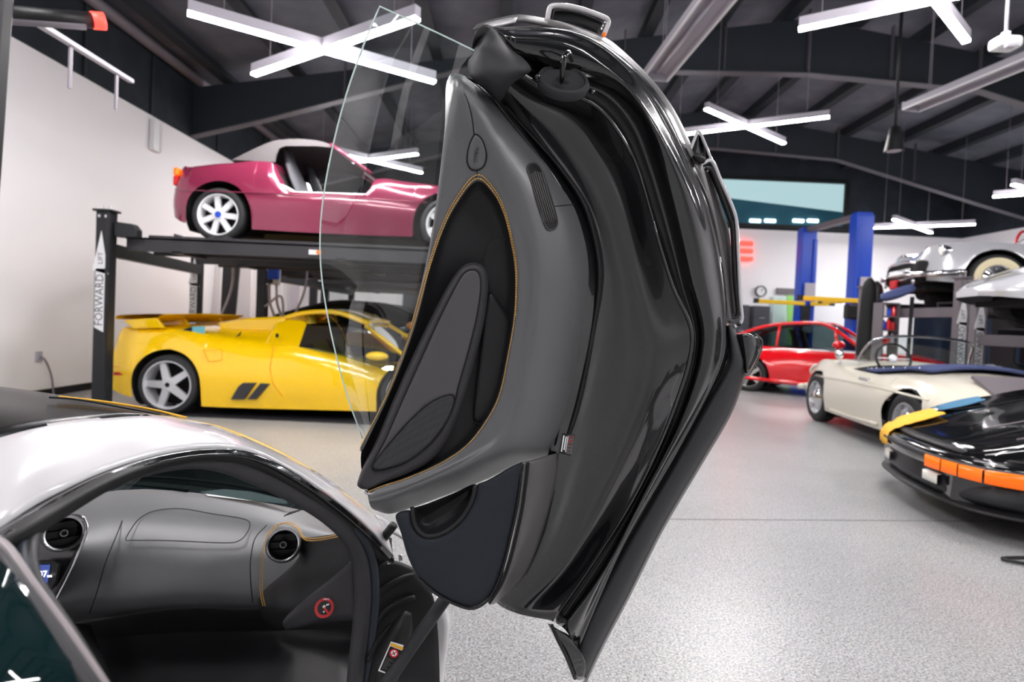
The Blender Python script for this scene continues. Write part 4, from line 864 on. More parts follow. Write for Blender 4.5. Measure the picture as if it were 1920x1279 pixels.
# ================================================================ left bay: lifts, wine red convertible, yellow cars
def decal_post(x, y, h, label, decal=True, w=.16, grp='black posts of the left car lifts', up=True):
    pass
def four_post(label, X0, X1, Y0, Y1, zr, hp, decal=True, grp='four post car lifts', mP='black_steel', run=None, wr=.5, X0b=None):
    """Y0 near posts, Y1 far posts; runways between them at height zr"""
    t = thing('car_lift', label, 'car lift', (X0, Y0, 0), group=grp, world=True)
    X0b = X0 if X0b is None else X0b
    for (x, y) in ((X0, Y0), (X0b, Y1), (X1, Y0), (X1, Y1)):
        sx = -1 if x == X1 else 1
        p = MB().box((x, y, hp / 2), (.15, .11, hp)).box((x + sx * .055, y, hp / 2), (.03, .13, hp)).box((x, y, hp + .012), (.2, .16, .024)).box((x, y, .008), (.34, .34, .016)).build('post', mP, t, bevel=.006)
        for q in (-.035, .035): MB().lathe([(.016, 0), (.016, .008), (0, .008)], (x + q, y - .056, hp - .05), (0, -1, 0), 12).build('bolt', 'silver', p); MB().tube([(x + q, y, hp + .02), (x + q, y, hp + .07)], .008, 6).build('stud', 'silver', p)
        if decal and x != X1:
            a = Vector((x - .01, y - .0575, 0)); mb = MB()
            P = [(-.075, hp - .62), (-.03, hp - .62), (-.045, hp - 1.24), (.038, hp - 1.27), (.05, hp - .64), (.078, hp - .66), (.0, hp - .2)]
            mb.prism([a + Vector((u, 0, v)) for u, v in ((-.085, hp - .62), (.085, hp - .66), (.0, hp - .2))], (0, -.002, 0))
            mb.prism([a + Vector((u, 0, v)) for u, v in ((-.05, hp - 1.22), (.052, hp - 1.27), (.052, hp - .6), (-.05, hp - .6))], (0, -.002, 0))
            dc = mb.build('decal', 'white_plastic', p)
            text('decal_letters', 'FORWARD', 'grey_box', p, frame(a + Vector((.0, -.003, hp - .93)), (0, 0, 1), (0, -1, 0)), .12, extra_w=.92)
            text('decal_letters', 'LIFT', 'grey_box', p, frame(a + Vector((.0, -.003, hp - .49)), (0, 0, 1), (0, -1, 0)), .07)
    for x in (X0, X1):
        sx = 1 if x == X0 else -1
        MB().bar((x + sx * .02, Y0, zr - .16), ((X0b if x == X0 else x) + sx * .02, Y1, zr - .16), .1, .14).build('cross_beam', mP, t, bevel=.005)
        MB().prism([(x + sx * .09, Y0 - .02, zr + .14), (x + sx * .28, Y0 - .02, zr + .12), (x + sx * .33, Y0 - .02, zr + .06), (x + sx * .33, Y0 - .02, zr - .02), (x + sx * .09, Y0 - .02, zr - .02)], (0, .1, 0)).build('carriage', mP, t, bevel=.01)
    if True:
        for y in (run or (Y0 + .12, Y1 - .12 - wr)):
            L0, L1 = X0 + .12, X1 - .12
            MB().box(((L0 + L1) / 2, y + wr / 2, zr - .012), (L1 - L0, wr, .024)).box(((L0 + L1) / 2, y + .02, zr - .075), (L1 - L0 - .02, .04, .15)).box(((L0 + L1) / 2, y + wr - .02, zr - .075), (L1 - L0 - .02, .04, .15)).box(((L0 + L1) / 2, y + .0, zr + .012), (L1 - L0 - .5, .012, .03)).build('runway', 'charcoal_steel', t, bevel=.004)
            for s in (.12, .5, .85): MB().box((L0 + (L1 - L0) * s, y + wr / 2, zr - .15), (.1, wr, .03)).build('runway_rib', mP, t)
    return t
Z1Z = pt(412, 453, 6.15).z
near_lift = four_post('black four post lift carrying the wine red convertible above the yellow roadster', pt(195, 600, 5.95).x, pt(195, 600, 5.95).x + 4.9, 5.95, 8.6, Z1Z, pt(196, 398, 5.95).z, run=(6.07, 7.5), X0b=pt(368, 560, 8.6).x)
MB().box(pt(588, 473, 6.06) + Vector((0, -.0, 0)), (.1, .012, .05)).build('runway_sticker', 'print_white', near_lift); MB().box(pt(596, 473, 6.06) + Vector((.01, -.002, 0)), (.05, .012, .04)).build('runway_sticker', 'orange_lens', near_lift)
x2 = pt(492, 560, 8.75).x
lift2 = four_post('black four post lift with blue control box behind the yellow roadster', x2, x2 + 4.9, 8.75, 11.65, pt(500, 497, 8.75).z, pt(492, 440, 8.75).z, decal=False)
lift3 = four_post('black four post lift standing farthest along the left wall', x2 - .4, x2 + 4.9, 12.1, 14.95, 1.95, 2.4, decal=False)
c = pt(513, 520, 8.62)
cb = thing('control_box', 'blue and white control box on the second lift post with hoses', 'control box', tuple(c), world=True)
MB().box(c + Vector((0, 0, .05)), (.2, .06, .34)).build('box_body', 'white_plastic', cb, bevel=.01); MB().box(c + Vector((.03, -.07, .06)), (.16, .12, .2)).build('box_cover', 'blue_paint', cb, bevel=.03)
MB().box(c + Vector((-.04, -.05, .0)), (.08, .06, .2)).build('switch', 'black_plastic', cb, bevel=.01)
for s in (-.05, .06): MB().tube(crs([c + Vector((s, -.03, -.1)), c + Vector((s + .03, -.05, -.4)), c + Vector((s + .1, -.03, -.65)), c + Vector((s + .05, -.03, -1.0))], 5), .02, 8).build('hose', 'lilac_metal', cb, smooth=True)
# pale strips, hoses and boards hanging between the lifts
for k, (xa, ya, xb, yb_, Yd, w_, m_) in enumerate(((412, 490, 404, 600, 8.6, .1, 'white_plastic'), (458, 492, 456, 600, 9.4, .28, 'white_wall'), (556, 515, 548, 600, 10.6, .16, 'lilac_metal'), (590, 520, 586, 560, 11, .12, 'tan'), (436, 492, 418, 600, 9.0, .3, 'black_plastic'))):
    a, b = ptx(xa, ya, XL + .3), ptx(xb, yb_, XL + .3); o = MB().bar(a + Vector((0, 0, .35)), Vector((b.x, b.y, 0.0)), .05, w_ * 1.2, 0, (1, 0, 0)).build('upright_board', m_, bevel=.01)
    tag(o, ['slim white upright strip between the first two lift posts', 'broad pale board standing behind the yellow roadster', 'grey lilac upright strip behind the black soft top', 'narrow tan upright strip behind the black soft top', 'tilted black board standing behind the yellow roadster'][k], 'board')
for k, P in enumerate(([(437, 485, 8.05), (436, 530, 8.45), (426, 565, 8.45), (408, 605, 8.45)], [(577, 506, 8.9), (572, 540, 8.65), (566, 560, 8.65), (548, 600, 8.65)], [(497, 575, 8.6), (525, 555, 8.45), (531, 580, 8.55), (528, 600, 8.55)])):
    mb = MB().tube(crs([pt(*p) for p in P], 6), .018, 8); tag(mb.build('hanging_hose', 'lilac_metal', smooth=True), ['thin grey hose hanging below the lifted wine red car', 'pale hose hanging from the second lift runway', 'looped grey cable beside the blue control box'][k], 'hose')
o = MB().box(pt(692, 540, 16.87), (1.6, .05, 1.25)).build('white_board', 'white_wall', bevel=.01); tag(o, 'large white board on the back wall behind the amber coupe', 'board')
o = MB().box(pt(784, 550, 16.87), (.9, .05, 1.2)).build('dark_board', 'grey_box', bevel=.01); tag(o, 'dark slate board on the back wall beside the white board', 'board')
# ---------------------------------------------------------------- wine red convertible on the lift
YS = 6.13; YC = 6.98
og = Vector((pt(408, 402, YS).x, YC, Z1Z)); z1 = thing('wine_red_convertible', 'wine red two seat convertible with grey soft top raised on the lift', 'car', tuple(og))
def Lz(x, y): p = pt(x, y, YS); return (p.x - og.x, p.z - og.z)
def tz(P): return [Lz(*p) for p in P]
def cx(P): return [(Lz(x, 380)[0], v) for x, v in P]
T = dict(top=tz([(303, 372), (316, 306), (340, 300), (420, 292), (500, 292), (510, 330), (540, 372), (600, 376), (680, 372), (692, 322), (760, 326), (830, 336), (900, 356), (945, 385), (955, 410)]),
         sh=tz([(303, 376), (316, 310), (340, 306), (420, 300), (500, 299), (514, 318), (535, 352), (560, 360), (620, 362), (684, 362), (694, 332), (760, 336), (830, 345), (900, 366), (945, 392), (955, 414)]),
         ysh=cx([(303, .5), (316, .62), (350, .7), (500, .74), (700, .72), (850, .68), (930, .55), (955, .3)]),
         ym=cx([(303, .62), (316, .76), (350, .83), (420, .86), (700, .85), (850, .83), (930, .7), (955, .45)]),
         zm=tz([(303, 385), (316, 362), (420, 362), (700, 372), (955, 415)]),
         sill=tz([(303, 392), (311, 400), (340, 416), (480, 430), (770, 443), (900, 440), (955, 430)]))
WZ = Lz(408, 402)[1]; R1 = WZ + .0
XF = 2.5
car_body(z1, T, 'maroon_paint', [(0, WZ, .37), (XF, WZ, .37)], cab=(Lz(506, 380)[0], Lz(690, 380)[0], .96))
for x in (0, XF):
    for sg in (-1, 1): wheel(z1, x, sg * .845, WZ, WZ, .2, 'seven', sg, .78, 'white_plastic')
# soft top
ar = tz([(424, 293), (462, 270), (499, 252), (540, 248), (580, 251), (610, 260)]); un = tz([(506, 298), (506, 283), (510, 268), (522, 263), (580, 263), (610, 266)])
for sg in (-1, 1):
    P = [Vector((x, sg * (.72 - .1 * (z - ar[0][1]) / .3), z)) for x, z in ar + un[::-1]]
    MB().prism(P, (0, -sg * .02, 0)).build('soft_top_side', 'soft_top', z1)
rows = [[Vector((x, t * (.72 - .1 * (z - ar[0][1]) / .3), z + .03 * (1 - t * t))) for x, z in ar] for t in (-1, -.6, 0, .6, 1)]
V, Fc = loft(rows, 4, 3); mk('soft_top', V, Fc, 'soft_top', z1, solid=.01)
pl = tz([(609, 260), (648, 288), (690, 320)])
for sg in (-1, 1): MB().tube([Vector((x, sg * (.64 + .05 * k), z)) for k, (x, z) in enumerate(pl)], .024, 8).build('screen_pillar', 'maroon_paint', z1, smooth=True)
V, Fc = loft([[Vector((x, t * (.64 + .05 * k), z + .03 * (1 - t * t))) for k, (x, z) in enumerate(pl)] for t in (-1, 0, 1)], 3, 4); mk('windscreen', V, Fc, 'car_glass', z1)
for y in (-.36, .36): s_ = seat(z1, Lz(530, 330)[0], y, Lz(530, 366)[1], 'seat_cloth', .52, .46)
MB().tube([Vector((Lz(600, 340)[0] + .0 + .17 * math.sin(a) * .3, .36 + .17 * math.cos(a), Lz(600, 345)[1] + .17 * math.sin(a))) for a in [2 * math.pi * k / 20 for k in range(20)]], .014, 6, closed=True).build('steering_wheel', 'black_plastic', z1, smooth=True)
MB().tube([Vector((x, -.80, z)) for x, z in tz([(520, 345), (535, 352), (552, 361), (620, 363), (690, 365)])], .022, 8).build('door_sill_trim', 'white_plastic', z1, smooth=True)
x, z = Lz(317, 316); MB().box((x - .0, -.66, z), (.05, .16, .09)).build('tail_lamp', 'orange_lens', z1, bevel=.015); MB().box((x - .0, -.66, z - .1), (.05, .16, .11)).build('tail_lamp', 'red_lens', z1, bevel=.015)
MB().box((x - .0, .66, z), (.05, .16, .09)).build('tail_lamp', 'orange_lens', z1, bevel=.015)
MB().tube([Vector((x, -.868, z)) for x, z in tz([(330, 356), (420, 360), (480, 362), (700, 374), (800, 380)])], .006, 6).build('side_crease', 'maroon_paint', z1, smooth=True)
for k, x in enumerate((345, 400, 425)): q = Lz(x, 455); MB().prism([(q[0] - .06, -.95, 0), (q[0] + .06, -.95, 0), (q[0] + (.05 if k else -.05), -.95, .05)], (0, .12, 0)).build('wheel_chock', 'charcoal_steel', z1)
# ---------------------------------------------------------------- yellow roadster
YS, YC = 6.3, 7.32
og = Vector((pt(313, 722, YS).x, YC, .0045)); db = thing('yellow_roadster', 'bright yellow wedge shaped roadster with rear wing parked under the lift', 'car', tuple(og))
def mirror_obj(c, d, m, parent):
    o = mirror(parent, c, d).build('door_mirror', m, parent, smooth=True); return o
T = dict(top=tz([(201, 660), (206, 618), (250, 610), (330, 608), (380, 606), (440, 604), (505, 603), (520, 640), (560, 690), (650, 700), (712, 690), (760, 700), (850, 730), (920, 752), (945, 768)]),
         sh=tz([(201, 668), (206, 622), (242, 616), (330, 620), (380, 630), (486, 648), (552, 651), (627, 664), (711, 686), (760, 700), (830, 718), (900, 745), (945, 772)]),
         ysh=cx([(201, .7), (206, .85), (330, .88), (500, .9), (711, .86), (850, .8), (920, .6), (945, .4)]),
         ym=cx([(201, .85), (206, .96), (250, 1.0), (320, 1.03), (500, 1.0), (711, .98), (850, .96), (920, .75), (945, .5)]),
         zm=tz([(201, 680), (320, 690), (500, 712), (711, 725), (945, 775)]),
         sill=tz([(201, 732), (240, 746), (300, 750), (380, 763), (705, 774), (900, 785), (945, 788)]))
WZ = Lz(313, 722)[1]; XF = Lz(313, 700)[0] + 2.75
car_body(db, T, 'yellow_paint', [(-.02, WZ, .40), (XF, WZ - .02, .39)], cab=(Lz(515, 640)[0], Lz(715, 640)[0], .9))
for x in (0, XF):
    for sg in (-1, 1): wheel(db, x, sg * 1.02, WZ, WZ, .3, 'five', sg, .82)
w0, w1 = Lz(208, 597), Lz(292, 590)
V, Fc = loft([[Vector((w0[0], y, w0[1] - .01)), Vector((w0[0] + .05, y, w0[1] + .04)), Vector((w1[0], y, w1[1] + .03 - .02 * abs(y))), Vector((w1[0] + .02, y, w1[1] - .01)), Vector(((w0[0] + w1[0]) / 2, y, w0[1] - .045)), Vector((w0[0], y, w0[1] - .03))] for y in (-.95, -.5, 0, .5, .95)], 3, 2)
mk('rear_wing', V, Fc, 'yellow_paint', db, auto=50)
for y in (-.95, -.42, .42, .95):
    a = [Lz(222, 600), Lz(285, 596), Lz(300, 615), Lz(240, 616)]; MB().prism([Vector((x, y, z)) for x, z in a], (0, .05, 0)).build('wing_stay', 'yellow_paint', db, bevel=.01)
for y in (-.5, .5):
    a = [Lz(370, 606), Lz(430, 596), Lz(505, 592), Lz(512, 606), Lz(505, 625), Lz(380, 622)]; MB().prism([Vector((x, y - .12, z)) for x, z in a], (0, .24, 0)).build('engine_cover_rib', 'yellow_paint', db, bevel=.03)
a = [Lz(490, 606), Lz(516, 598), Lz(545, 602), Lz(552, 610), Lz(553, 652), Lz(486, 650)]
for sg in (-1, 1): MB().prism([Vector((x, sg * (.9 - .28 * max(0, (z - a[5][1])) / .3), z)) for x, z in a], (0, -sg * .14, 0)).build('rear_buttress', 'yellow_paint', db, bevel=.015)
rf = tz([(508, 600), (540, 591), (580, 588), (617, 591), (672, 612)])
rows = [[Vector((x, t * .62, z + .02 * (1 - t * t))) for x, z in rf] for t in (-1, -.5, 0, .5, 1)]; V, Fc = loft(rows, 4, 3); mk('roof', V, Fc, 'yellow_paint', db, solid=.05)
pl = tz([(668, 612), (710, 640), (765, 680)])
for sg in (-1, 1): MB().tube([Vector((x, sg * (.62 + .1 * k), z)) for k, (x, z) in enumerate(pl)], .026, 8).build('screen_pillar', 'yellow_paint', db, smooth=True)
V, Fc = loft([[Vector((x, t * (.62 + .1 * k), z + .02 * (1 - t * t))) for k, (x, z) in enumerate(pl)] for t in (-1, 0, 1)], 3, 4); mk('windscreen', V, Fc, 'dark_car_glass', db)
P = [Vector((x, -(.9 - .28 * (z - Lz(552, 650)[1]) / .3), z)) for x, z in tz([(553, 608), (610, 604), (664, 614), (740, 668), (738, 696), (640, 668), (553, 651)])]
mk('side_window', P, [tuple(range(7))], 'car_glass', db, smooth=False)
for y in (-.42, .42): seat(db, Lz(570, 650)[0], y, Lz(570, 690)[1], 'seat_olive', .5, .44)
mirror_obj((Lz(706, 668)[0], -1.0, Lz(706, 668)[1]), (.26, .2, .11), 'yellow_paint', db)
def dslab(name, P, m, parent, y, th=.01): return MB().prism([Vector((x, y, z)) for x, z in tz(P)], (0, -th, 0)).build(name, m, parent, bevel=.003)
dslab('side_vent', [(433, 749), (447, 725), (456, 718), (480, 718), (458, 749)], 'charcoal_steel', db, -1.0, .03); dslab('side_vent', [(464, 749), (488, 719), (505, 720), (480, 749)], 'charcoal_steel', db, -.995, .03)
dslab('side_marker', [(210, 698), (228, 698), (228, 704), (210, 704)], 'red_lens', db, -.985)
dslab('script_badge', [(388, 712), (410, 712), (410, 715), (388, 715)], 'lilac_metal', db, -1.005)
dslab('masking_tape', [(343, 613), (370, 612), (370, 626), (345, 625)], 'cyan_tape', db, -.86)
dslab('intake_slot', [(328, 619), (346, 613), (346, 625)], 'black_matte', db, -.87); dslab('intake_slot', [(432, 633), (444, 621), (441, 630)], 'black_matte', db, -.9); dslab('fuel_cap', [(508, 626), (515, 626), (514, 634), (509, 634)], 'black_matte', db, -.9)
MB().tube([Vector((x, -1.012, z)) for x, z in tz([(380, 657), (416, 656), (415, 676), (390, 678), (380, 657)])], .004, 5).build('flap_seam', 'amber_paint', db)
MB().tube([Vector((x, y, z)) for (x, z), y in zip(tz([(507, 650), (504, 690), (510, 720), (528, 745)]), (-.93, -.99, -1.0, -.99))], .005, 5).build('door_seam', 'amber_paint', db)
dslab('rear_bumper_seam', [(203, 686), (246, 690), (246, 692), (203, 688)], 'amber_paint', db, -.985)
# dark rubber mat the roadster stands on
o = MB().box((og.x + 1.75, YC, .002), (4.6, 2.1, .004)).build('rubber_mat', 'charcoal_steel'); tag(o, 'dark rubber mat on the floor under the yellow roadster', 'mat')
# ---------------------------------------------------------------- two amber cars further down the row
def supercar(label, name, loc, rz, sc, paint, roof_m, glass='dark_car_glass'):
    t = thing(name, label, 'car', loc, rz); t.scale = (sc, sc, sc)
    T = dict(top=[(-.95, .5), (-.9, .8), (-.5, .86), (.2, .88), (.8, .8), (1.6, .74), (2.4, .72), (3.0, .6), (3.5, .42)], sh=[(-.95, .52), (-.9, .78), (-.3, .86), (.5, .82), (1.5, .76), (2.6, .72), (3.1, .58), (3.5, .4)],
             ysh=[(-.95, .6), (-.8, .8), (1.5, .84), (2.8, .78), (3.3, .6), (3.5, .4)], ym=[(-.95, .75), (-.8, .96), (0, 1.0), (2.6, .97), (3.2, .8), (3.5, .55)], zm=[(-.95, .5), (1, .55), (3.5, .35)], sill=[(-.95, .3), (-.7, .2), (0, .16), (2.6, .15), (3.5, .2)])
    car_body(t, T, paint, [(0, .34, .39), (2.65, .33, .38)], cab=(.6, 2.2, .8))
    for x in (0, 2.65):
        for sg in (-1, 1): wheel(t, x, sg * .98, .335, .335, .26, 'five', sg, .8)
    glasshouse(t, [(2.55, .74), (1.75, 1.06), (1.3, 1.13), (.8, 1.12), (.1, .9)], [(.1, .86), (2.55, .74)], .84, .58, paint, glass, (0, 1), (3, 4), roof_m=roof_m)
    for sg in (-1, 1): mirror_obj((2.0, sg * 1.0, .86), (.22, .2, .12), paint, t)
    return t
supercar('amber yellow sports car with black soft top behind the yellow roadster', 'amber_roadster', (pt(524, 600, 9.8).x, 10.2, 0), 0, 1.26, 'amber_paint', 'soft_top_black')
supercar('amber coupe with dark windows standing farthest in the yellow row', 'amber_coupe', (-4.35, 13.5, 0), 0, 1.2, 'amber_paint', None)
# ================================================================ right bay
def hdg(deg): return Vector((math.cos(math.radians(deg)), math.sin(math.radians(deg)), 0))
# ---------------------------------------------------------------- red coupe
ra = -40; h = hdg(ra); rw = ptz(1404, 733, 0); lf_ = Vector((-h.y, h.x, 0)); sc = 1.1
o0 = rw + lf_ * .78 * sc
red = thing('red_coupe', 'bright red fastback coupe parked by the blue two post lift', 'car', tuple(o0), math.radians(ra)); red.scale = (sc,) * 3
T = dict(top=[(-.95, .42), (-.88, .6), (-.6, .84), (0, .86), (1.2, .82), (1.75, .86), (2.3, .8), (2.8, .68), (3.15, .5), (3.25, .4)], sh=[(-.95, .4), (-.85, .6), (-.5, .78), (0, .84), (.8, .84), (1.7, .82), (2.27, .84), (2.8, .72), (3.1, .55), (3.25, .4)],
         ysh=[(-.95, .45), (-.8, .62), (0, .7), (1.5, .7), (2.4, .66), (3.0, .6), (3.25, .4)], ym=[(-.95, .6), (-.8, .76), (0, .87), (.6, .83), (1.6, .8), (2.27, .84), (2.9, .76), (3.25, .5)], zm=[(-.95, .42), (1, .52), (3.25, .38)], sill=[(-.95, .3), (-.6, .22), (0, .2), (2.5, .18), (3.25, .24)])
car_body(red, T, 'red_paint', [(0, .31, .36), (2.27, .31, .36)], cab=(.3, 1.7, .75))
for x in (0, 2.27):
    for sg in (-1, 1): wheel(red, x, sg * .86, .31, .31, .22, 'five', sg, .74, 'silver')
arc = [(1.78, .88), (1.22, 1.27), (.85, 1.31), (.3, 1.25), (-.15, 1.1), (-.62, .86)]
glasshouse(red, arc, [(-.62, .84), (1.78, .85)], .7, .53, 'red_paint', 'car_glass', (0, 1), (4, 5), pill=.03)
for x, dx in ((.42, .0), (1.35, .05)):
    for sg in (-1, 1): MB().tube([Vector((x + dx, sg * .7, .86)), Vector((x - dx * .5, sg * .56, 1.24))], .022, 8).build('window_pillar', 'red_paint', red, smooth=True)
for y in (-.33, .33): seat(red, .75, y, .45, 'black_plastic', .6)
for sg in (-1, 1): mirror_obj((1.45, sg * .88, .95), (.2, .22, .14), 'red_paint', red)
MB().tube([Vector((-.5, -.875, .26)), Vector((.5, -.86, .24)), Vector((1.8, -.82, .23))], .035, 8).build('sill_trim', 'red_paint', red, smooth=True)
MB().box((1.45, -.82, .84), (.9, .02, .03)).build('belt_trim', 'chrome', red)
for sg in (-1, 1): MB().lathe([(.12, 0), (.12, .03), (.08, .05), (0, .055)], (2.98, sg * .58, .62), (.9, 0, .35), 20).build('headlamp', 'clear_lens', red, smooth=True)
MB().box((3.2, 0, .38), (.14, 1.4, .16)).build('front_bumper', 'red_paint', red, bevel=.04)
# ---------------------------------------------------------------- cream open two-seater
fw, rw = ptz(1536, 789, 0), ptz(1700, 856, 0)
hd_ = (fw - rw); ca = math.degrees(math.atan2(hd_.y, hd_.x)); sc = max(1.05, min(1.17, hd_.length / 2.1)); h = hdg(ca); rt_ = Vector((h.y, -h.x, 0))
o0 = fw - h * 2.1 * sc + rt_ * .72 * sc
cr = thing('cream_speedster', 'cream open two seater with low windscreen and navy tonneau cover', 'car', tuple(o0), math.radians(ca)); cr.scale = (sc,) * 3
T = dict(top=[(-.80, .38), (-.76, .5), (-.66, .62), (-.4, .76), (0, .84), (.45, .88), (.6, .87), (.75, .82), (1.25, .84), (1.38, .9), (1.6, .89), (2.1, .84), (2.55, .68), (2.85, .5), (2.95, .38)], sh=[(-.80, .36), (-.76, .46), (-.64, .57), (-.35, .70), (0, .76), (.5, .77), (.7, .76), (1.2, .77), (1.5, .80), (2.1, .84), (2.5, .77), (2.8, .58), (2.95, .38)],
         ysh=[(-.95, .4), (-.85, .54), (-.4, .64), (.3, .68), (1.3, .7), (2.1, .66), (2.7, .55), (2.95, .35)], ym=[(-.95, .55), (-.85, .7), (-.4, .8), (0, .83), (1.2, .83), (2.1, .81), (2.6, .72), (2.95, .45)], zm=[(-.95, .4), (-.3, .5), (1, .5), (2.95, .38)], sill=[(-.95, .3), (-.7, .24), (0, .2), (2.2, .2), (2.95, .28)])
car_body(cr, T, 'cream_paint', [(0, .33, .35), (2.1, .33, .35)], cab=(.7, 1.3, .98))
for x in (0, 2.1):
    for sg in (-1, 1): wheel(cr, x, sg * .785, .32, .32, .17, 'cap', sg, .7, 'silver')
# tonneau over the seats with press studs
rows = [[Vector((x, t * w_, z + .05 * (1 - t * t))) for x, w_, z in ((.38, .60, .87), (.6, .68, .83), (.85, .69, .80), (1.05, .67, .80))] for t in (-1, -.5, 0, .5, 1)]
V, Fc = loft(rows, 4, 4); tn = mk('tonneau_cover', V, Fc, 'tonneau', cr, solid=.03)
rows = [[Vector((x, t * w_, z + .06 * (1 - t * t))) for x, w_, z in ((.12, .5, .868), (.28, .56, .878), (.45, .62, .868))] for t in (-1, -.5, 0, .5, 1)]
V, Fc = loft(rows, 4, 4); mk('tonneau_bow', V, Fc, 'tonneau', cr, solid=.03)
for k in range(7): MB().lathe([(.014, 0), (.01, .012), (0, .014)], (.1 + .16 * k, .62 + .09 * math.sin(k * .5), .885 - .014 * k), (0, .5, 1), 10).build('press_stud', 'chrome', tn)
# windscreen
fr = [(1.36, .62, .84), (1.3, .60, .98), (1.18, .53, 1.14), (1.2, .28, 1.19), (1.22, 0, 1.20)]; fr = fr + [(x, -y, z) for x, y, z in fr[-2::-1]]
MB().tube(crs([Vector(p) for p in fr], 5), .016, 8).build('screen_frame', 'chrome', cr, smooth=True)
lo = [Vector((1.36, .62, .84)), Vector((1.44, .4, .91)), Vector((1.46, 0, .93)), Vector((1.44, -.4, .91)), Vector((1.36, -.62, .84))]; hi = [Vector((1.18, .53, 1.14)), Vector((1.2, .28, 1.185)), Vector((1.22, 0, 1.195)), Vector((1.2, -.28, 1.185)), Vector((1.18, -.53, 1.14))]
V, Fc = loft([lo, hi], 4, 3); mk('windscreen', V, Fc, 'clear_glass', cr)
MB().tube([Vector((1.12 + .05 * math.sin(a), .34 + .19 * math.cos(a), .93 + .17 * math.sin(a))) for a in [2 * math.pi * k / 24 for k in range(24)]], .014, 6, closed=True).build('steering_wheel', 'black_plastic', cr, smooth=True)
MB().lathe([(.05, 0), (.03, .02), (0, .02)], (1.12, .34, .93), (-1, 0, .3), 14).bar((1.12, .17, .93), (1.12, .51, .93), .02, .012).build('steering_spoke', 'white_plastic', cr)
mirror_obj((1.62, .72, .93), (.12, .1, .13), 'chrome', cr); MB().tube([Vector((1.62, .7, .8)), Vector((1.62, .72, .9))], .012, 6).build('mirror_stem', 'chrome', cr)
MB().bar((.6, .845, .7), (.8, .85, .7), .03, .03).build('door_handle', 'chrome', cr, bevel=.008)
MB().tube(crs([Vector((-.4, .815, .62)), Vector((.3, .85, .64)), Vector((1.2, .85, .64)), Vector((2.0, .83, .62))], 4), .012, 6).build('side_moulding', 'cream_paint', cr, smooth=True)
MB().tube(crs([Vector((.42, .83, .25)), Vector((1.0, .835, .235)), Vector((1.66, .83, .235))], 4), .02, 6).build('sill_moulding', 'cream_paint', cr, smooth=True)
# engine lid grille, bumper
gz = lambda x: ips(T['top'], x)
mb = MB(); 
for k in range(9): y = -.08 + .05 * k; mb.bar((-.62, y, gz(-.62) + .012), (-.22, y, gz(-.22) + .02), .012, .02)
mb.box((-.42, .12, gz(-.42) + .0), (.44, .46, .03), Matrix.Rotation(-.42, 3, 'Y')); mb.build('engine_grille', 'grey_post', cr)
MB().tube(crs([Vector((-.62, .78, .42)), Vector((-.82, .6, .42)), Vector((-.88, 0, .42)), Vector((-.82, -.6, .42)), Vector((-.62, -.78, .42))], 5), .04, 8).build('rear_bumper', 'cream_paint', cr, smooth=True)
MB().tube(crs([Vector((2.72, .76, .4)), Vector((2.98, .5, .4)), Vector((3.04, 0, .4)), Vector((2.98, -.5, .4)), Vector((2.72, -.76, .4))], 5), .04, 8).build('front_bumper', 'cream_paint', cr, smooth=True)
for sg in (-1, 1): MB().lathe([(.1, 0), (.1, .03), (.06, .05), (0, .055)], (2.66, sg * .55, .64), (.9, 0, .3), 20).build('headlamp', 'clear_lens', cr, smooth=True)
# ---------------------------------------------------------------- black wedge nose coupe
ba = 166; h = hdg(ba); fc = Vector((3.07, 4.17, 0)); o0 = fc - h * 3.3
bk = thing('black_coupe', 'glossy black wedge nosed coupe with long orange indicator and cloths', 'car', tuple(o0), math.radians(ba))
T = dict(top=[(-.95, .5), (-.85, .75), (-.3, .9), (1.6, .9), (1.9, .88), (2.27, .83), (2.8, .69), (3.15, .57), (3.28, .52), (3.32, .45)], sh=[(-.95, .5), (-.8, .8), (0, .92), (1.2, .88), (1.9, .9), (2.27, .86), (2.7, .72), (3.1, .575), (3.26, .51), (3.32, .44)],
         ysh=[(-.95, .6), (-.8, .8), (0, .86), (1.2, .74), (2.27, .72), (2.9, .70), (3.2, .61), (3.32, .46)], ym=[(-.95, .65), (-.8, .84), (0, .9), (1.2, .79), (2.27, .85), (2.85, .81), (3.15, .70), (3.32, .55)], zm=[(-.95, .5), (1, .5), (2.9, .42), (3.32, .4)], sill=[(-.95, .3), (-.5, .2), (1, .18), (2.27, .2), (2.9, .2), (3.32, .2)])
car_body(bk, T, 'paint_black', [(0, .32, .38), (2.27, .32, .37)], cab=(.3, 1.5, .75))
for x in (0, 2.27):
    for sg in (-1, 1): wheel(bk, x, sg * .85, .32, .32, .2, 'five', sg, .74, 'silver')
glasshouse(bk, [(1.7, .9), (1.15, 1.27), (.8, 1.31), (.3, 1.25), (-.15, 1.1), (-.62, .9)], [(-.62, .86), (1.7, .88)], .7, .53, 'paint_black', 'dark_car_glass', (0, 1), (4, 5), pill=.03)
def nose(d, z): # outline round the nose at offset d, height z
    return [Vector((p.x, p.y * .925, p.z)) for p in (Vector((2.75 + d * .2, .885 + d, z)), Vector((3.02 + d * .5, .845 + d, z)), Vector((3.2 + d, .73 + d * .8, z)), Vector((3.32 + d, .5, z)), Vector((3.36 + d, .2, z)), Vector((3.37 + d, 0, z)), Vector((3.36 + d, -.2, z)), Vector((3.32 + d, -.5, z)), Vector((3.2 + d, -.73 - d * .8, z)), Vector((3.02 + d * .5, -.845 - d, z)), Vector((2.75 + d * .2, -.885 - d, z)))]
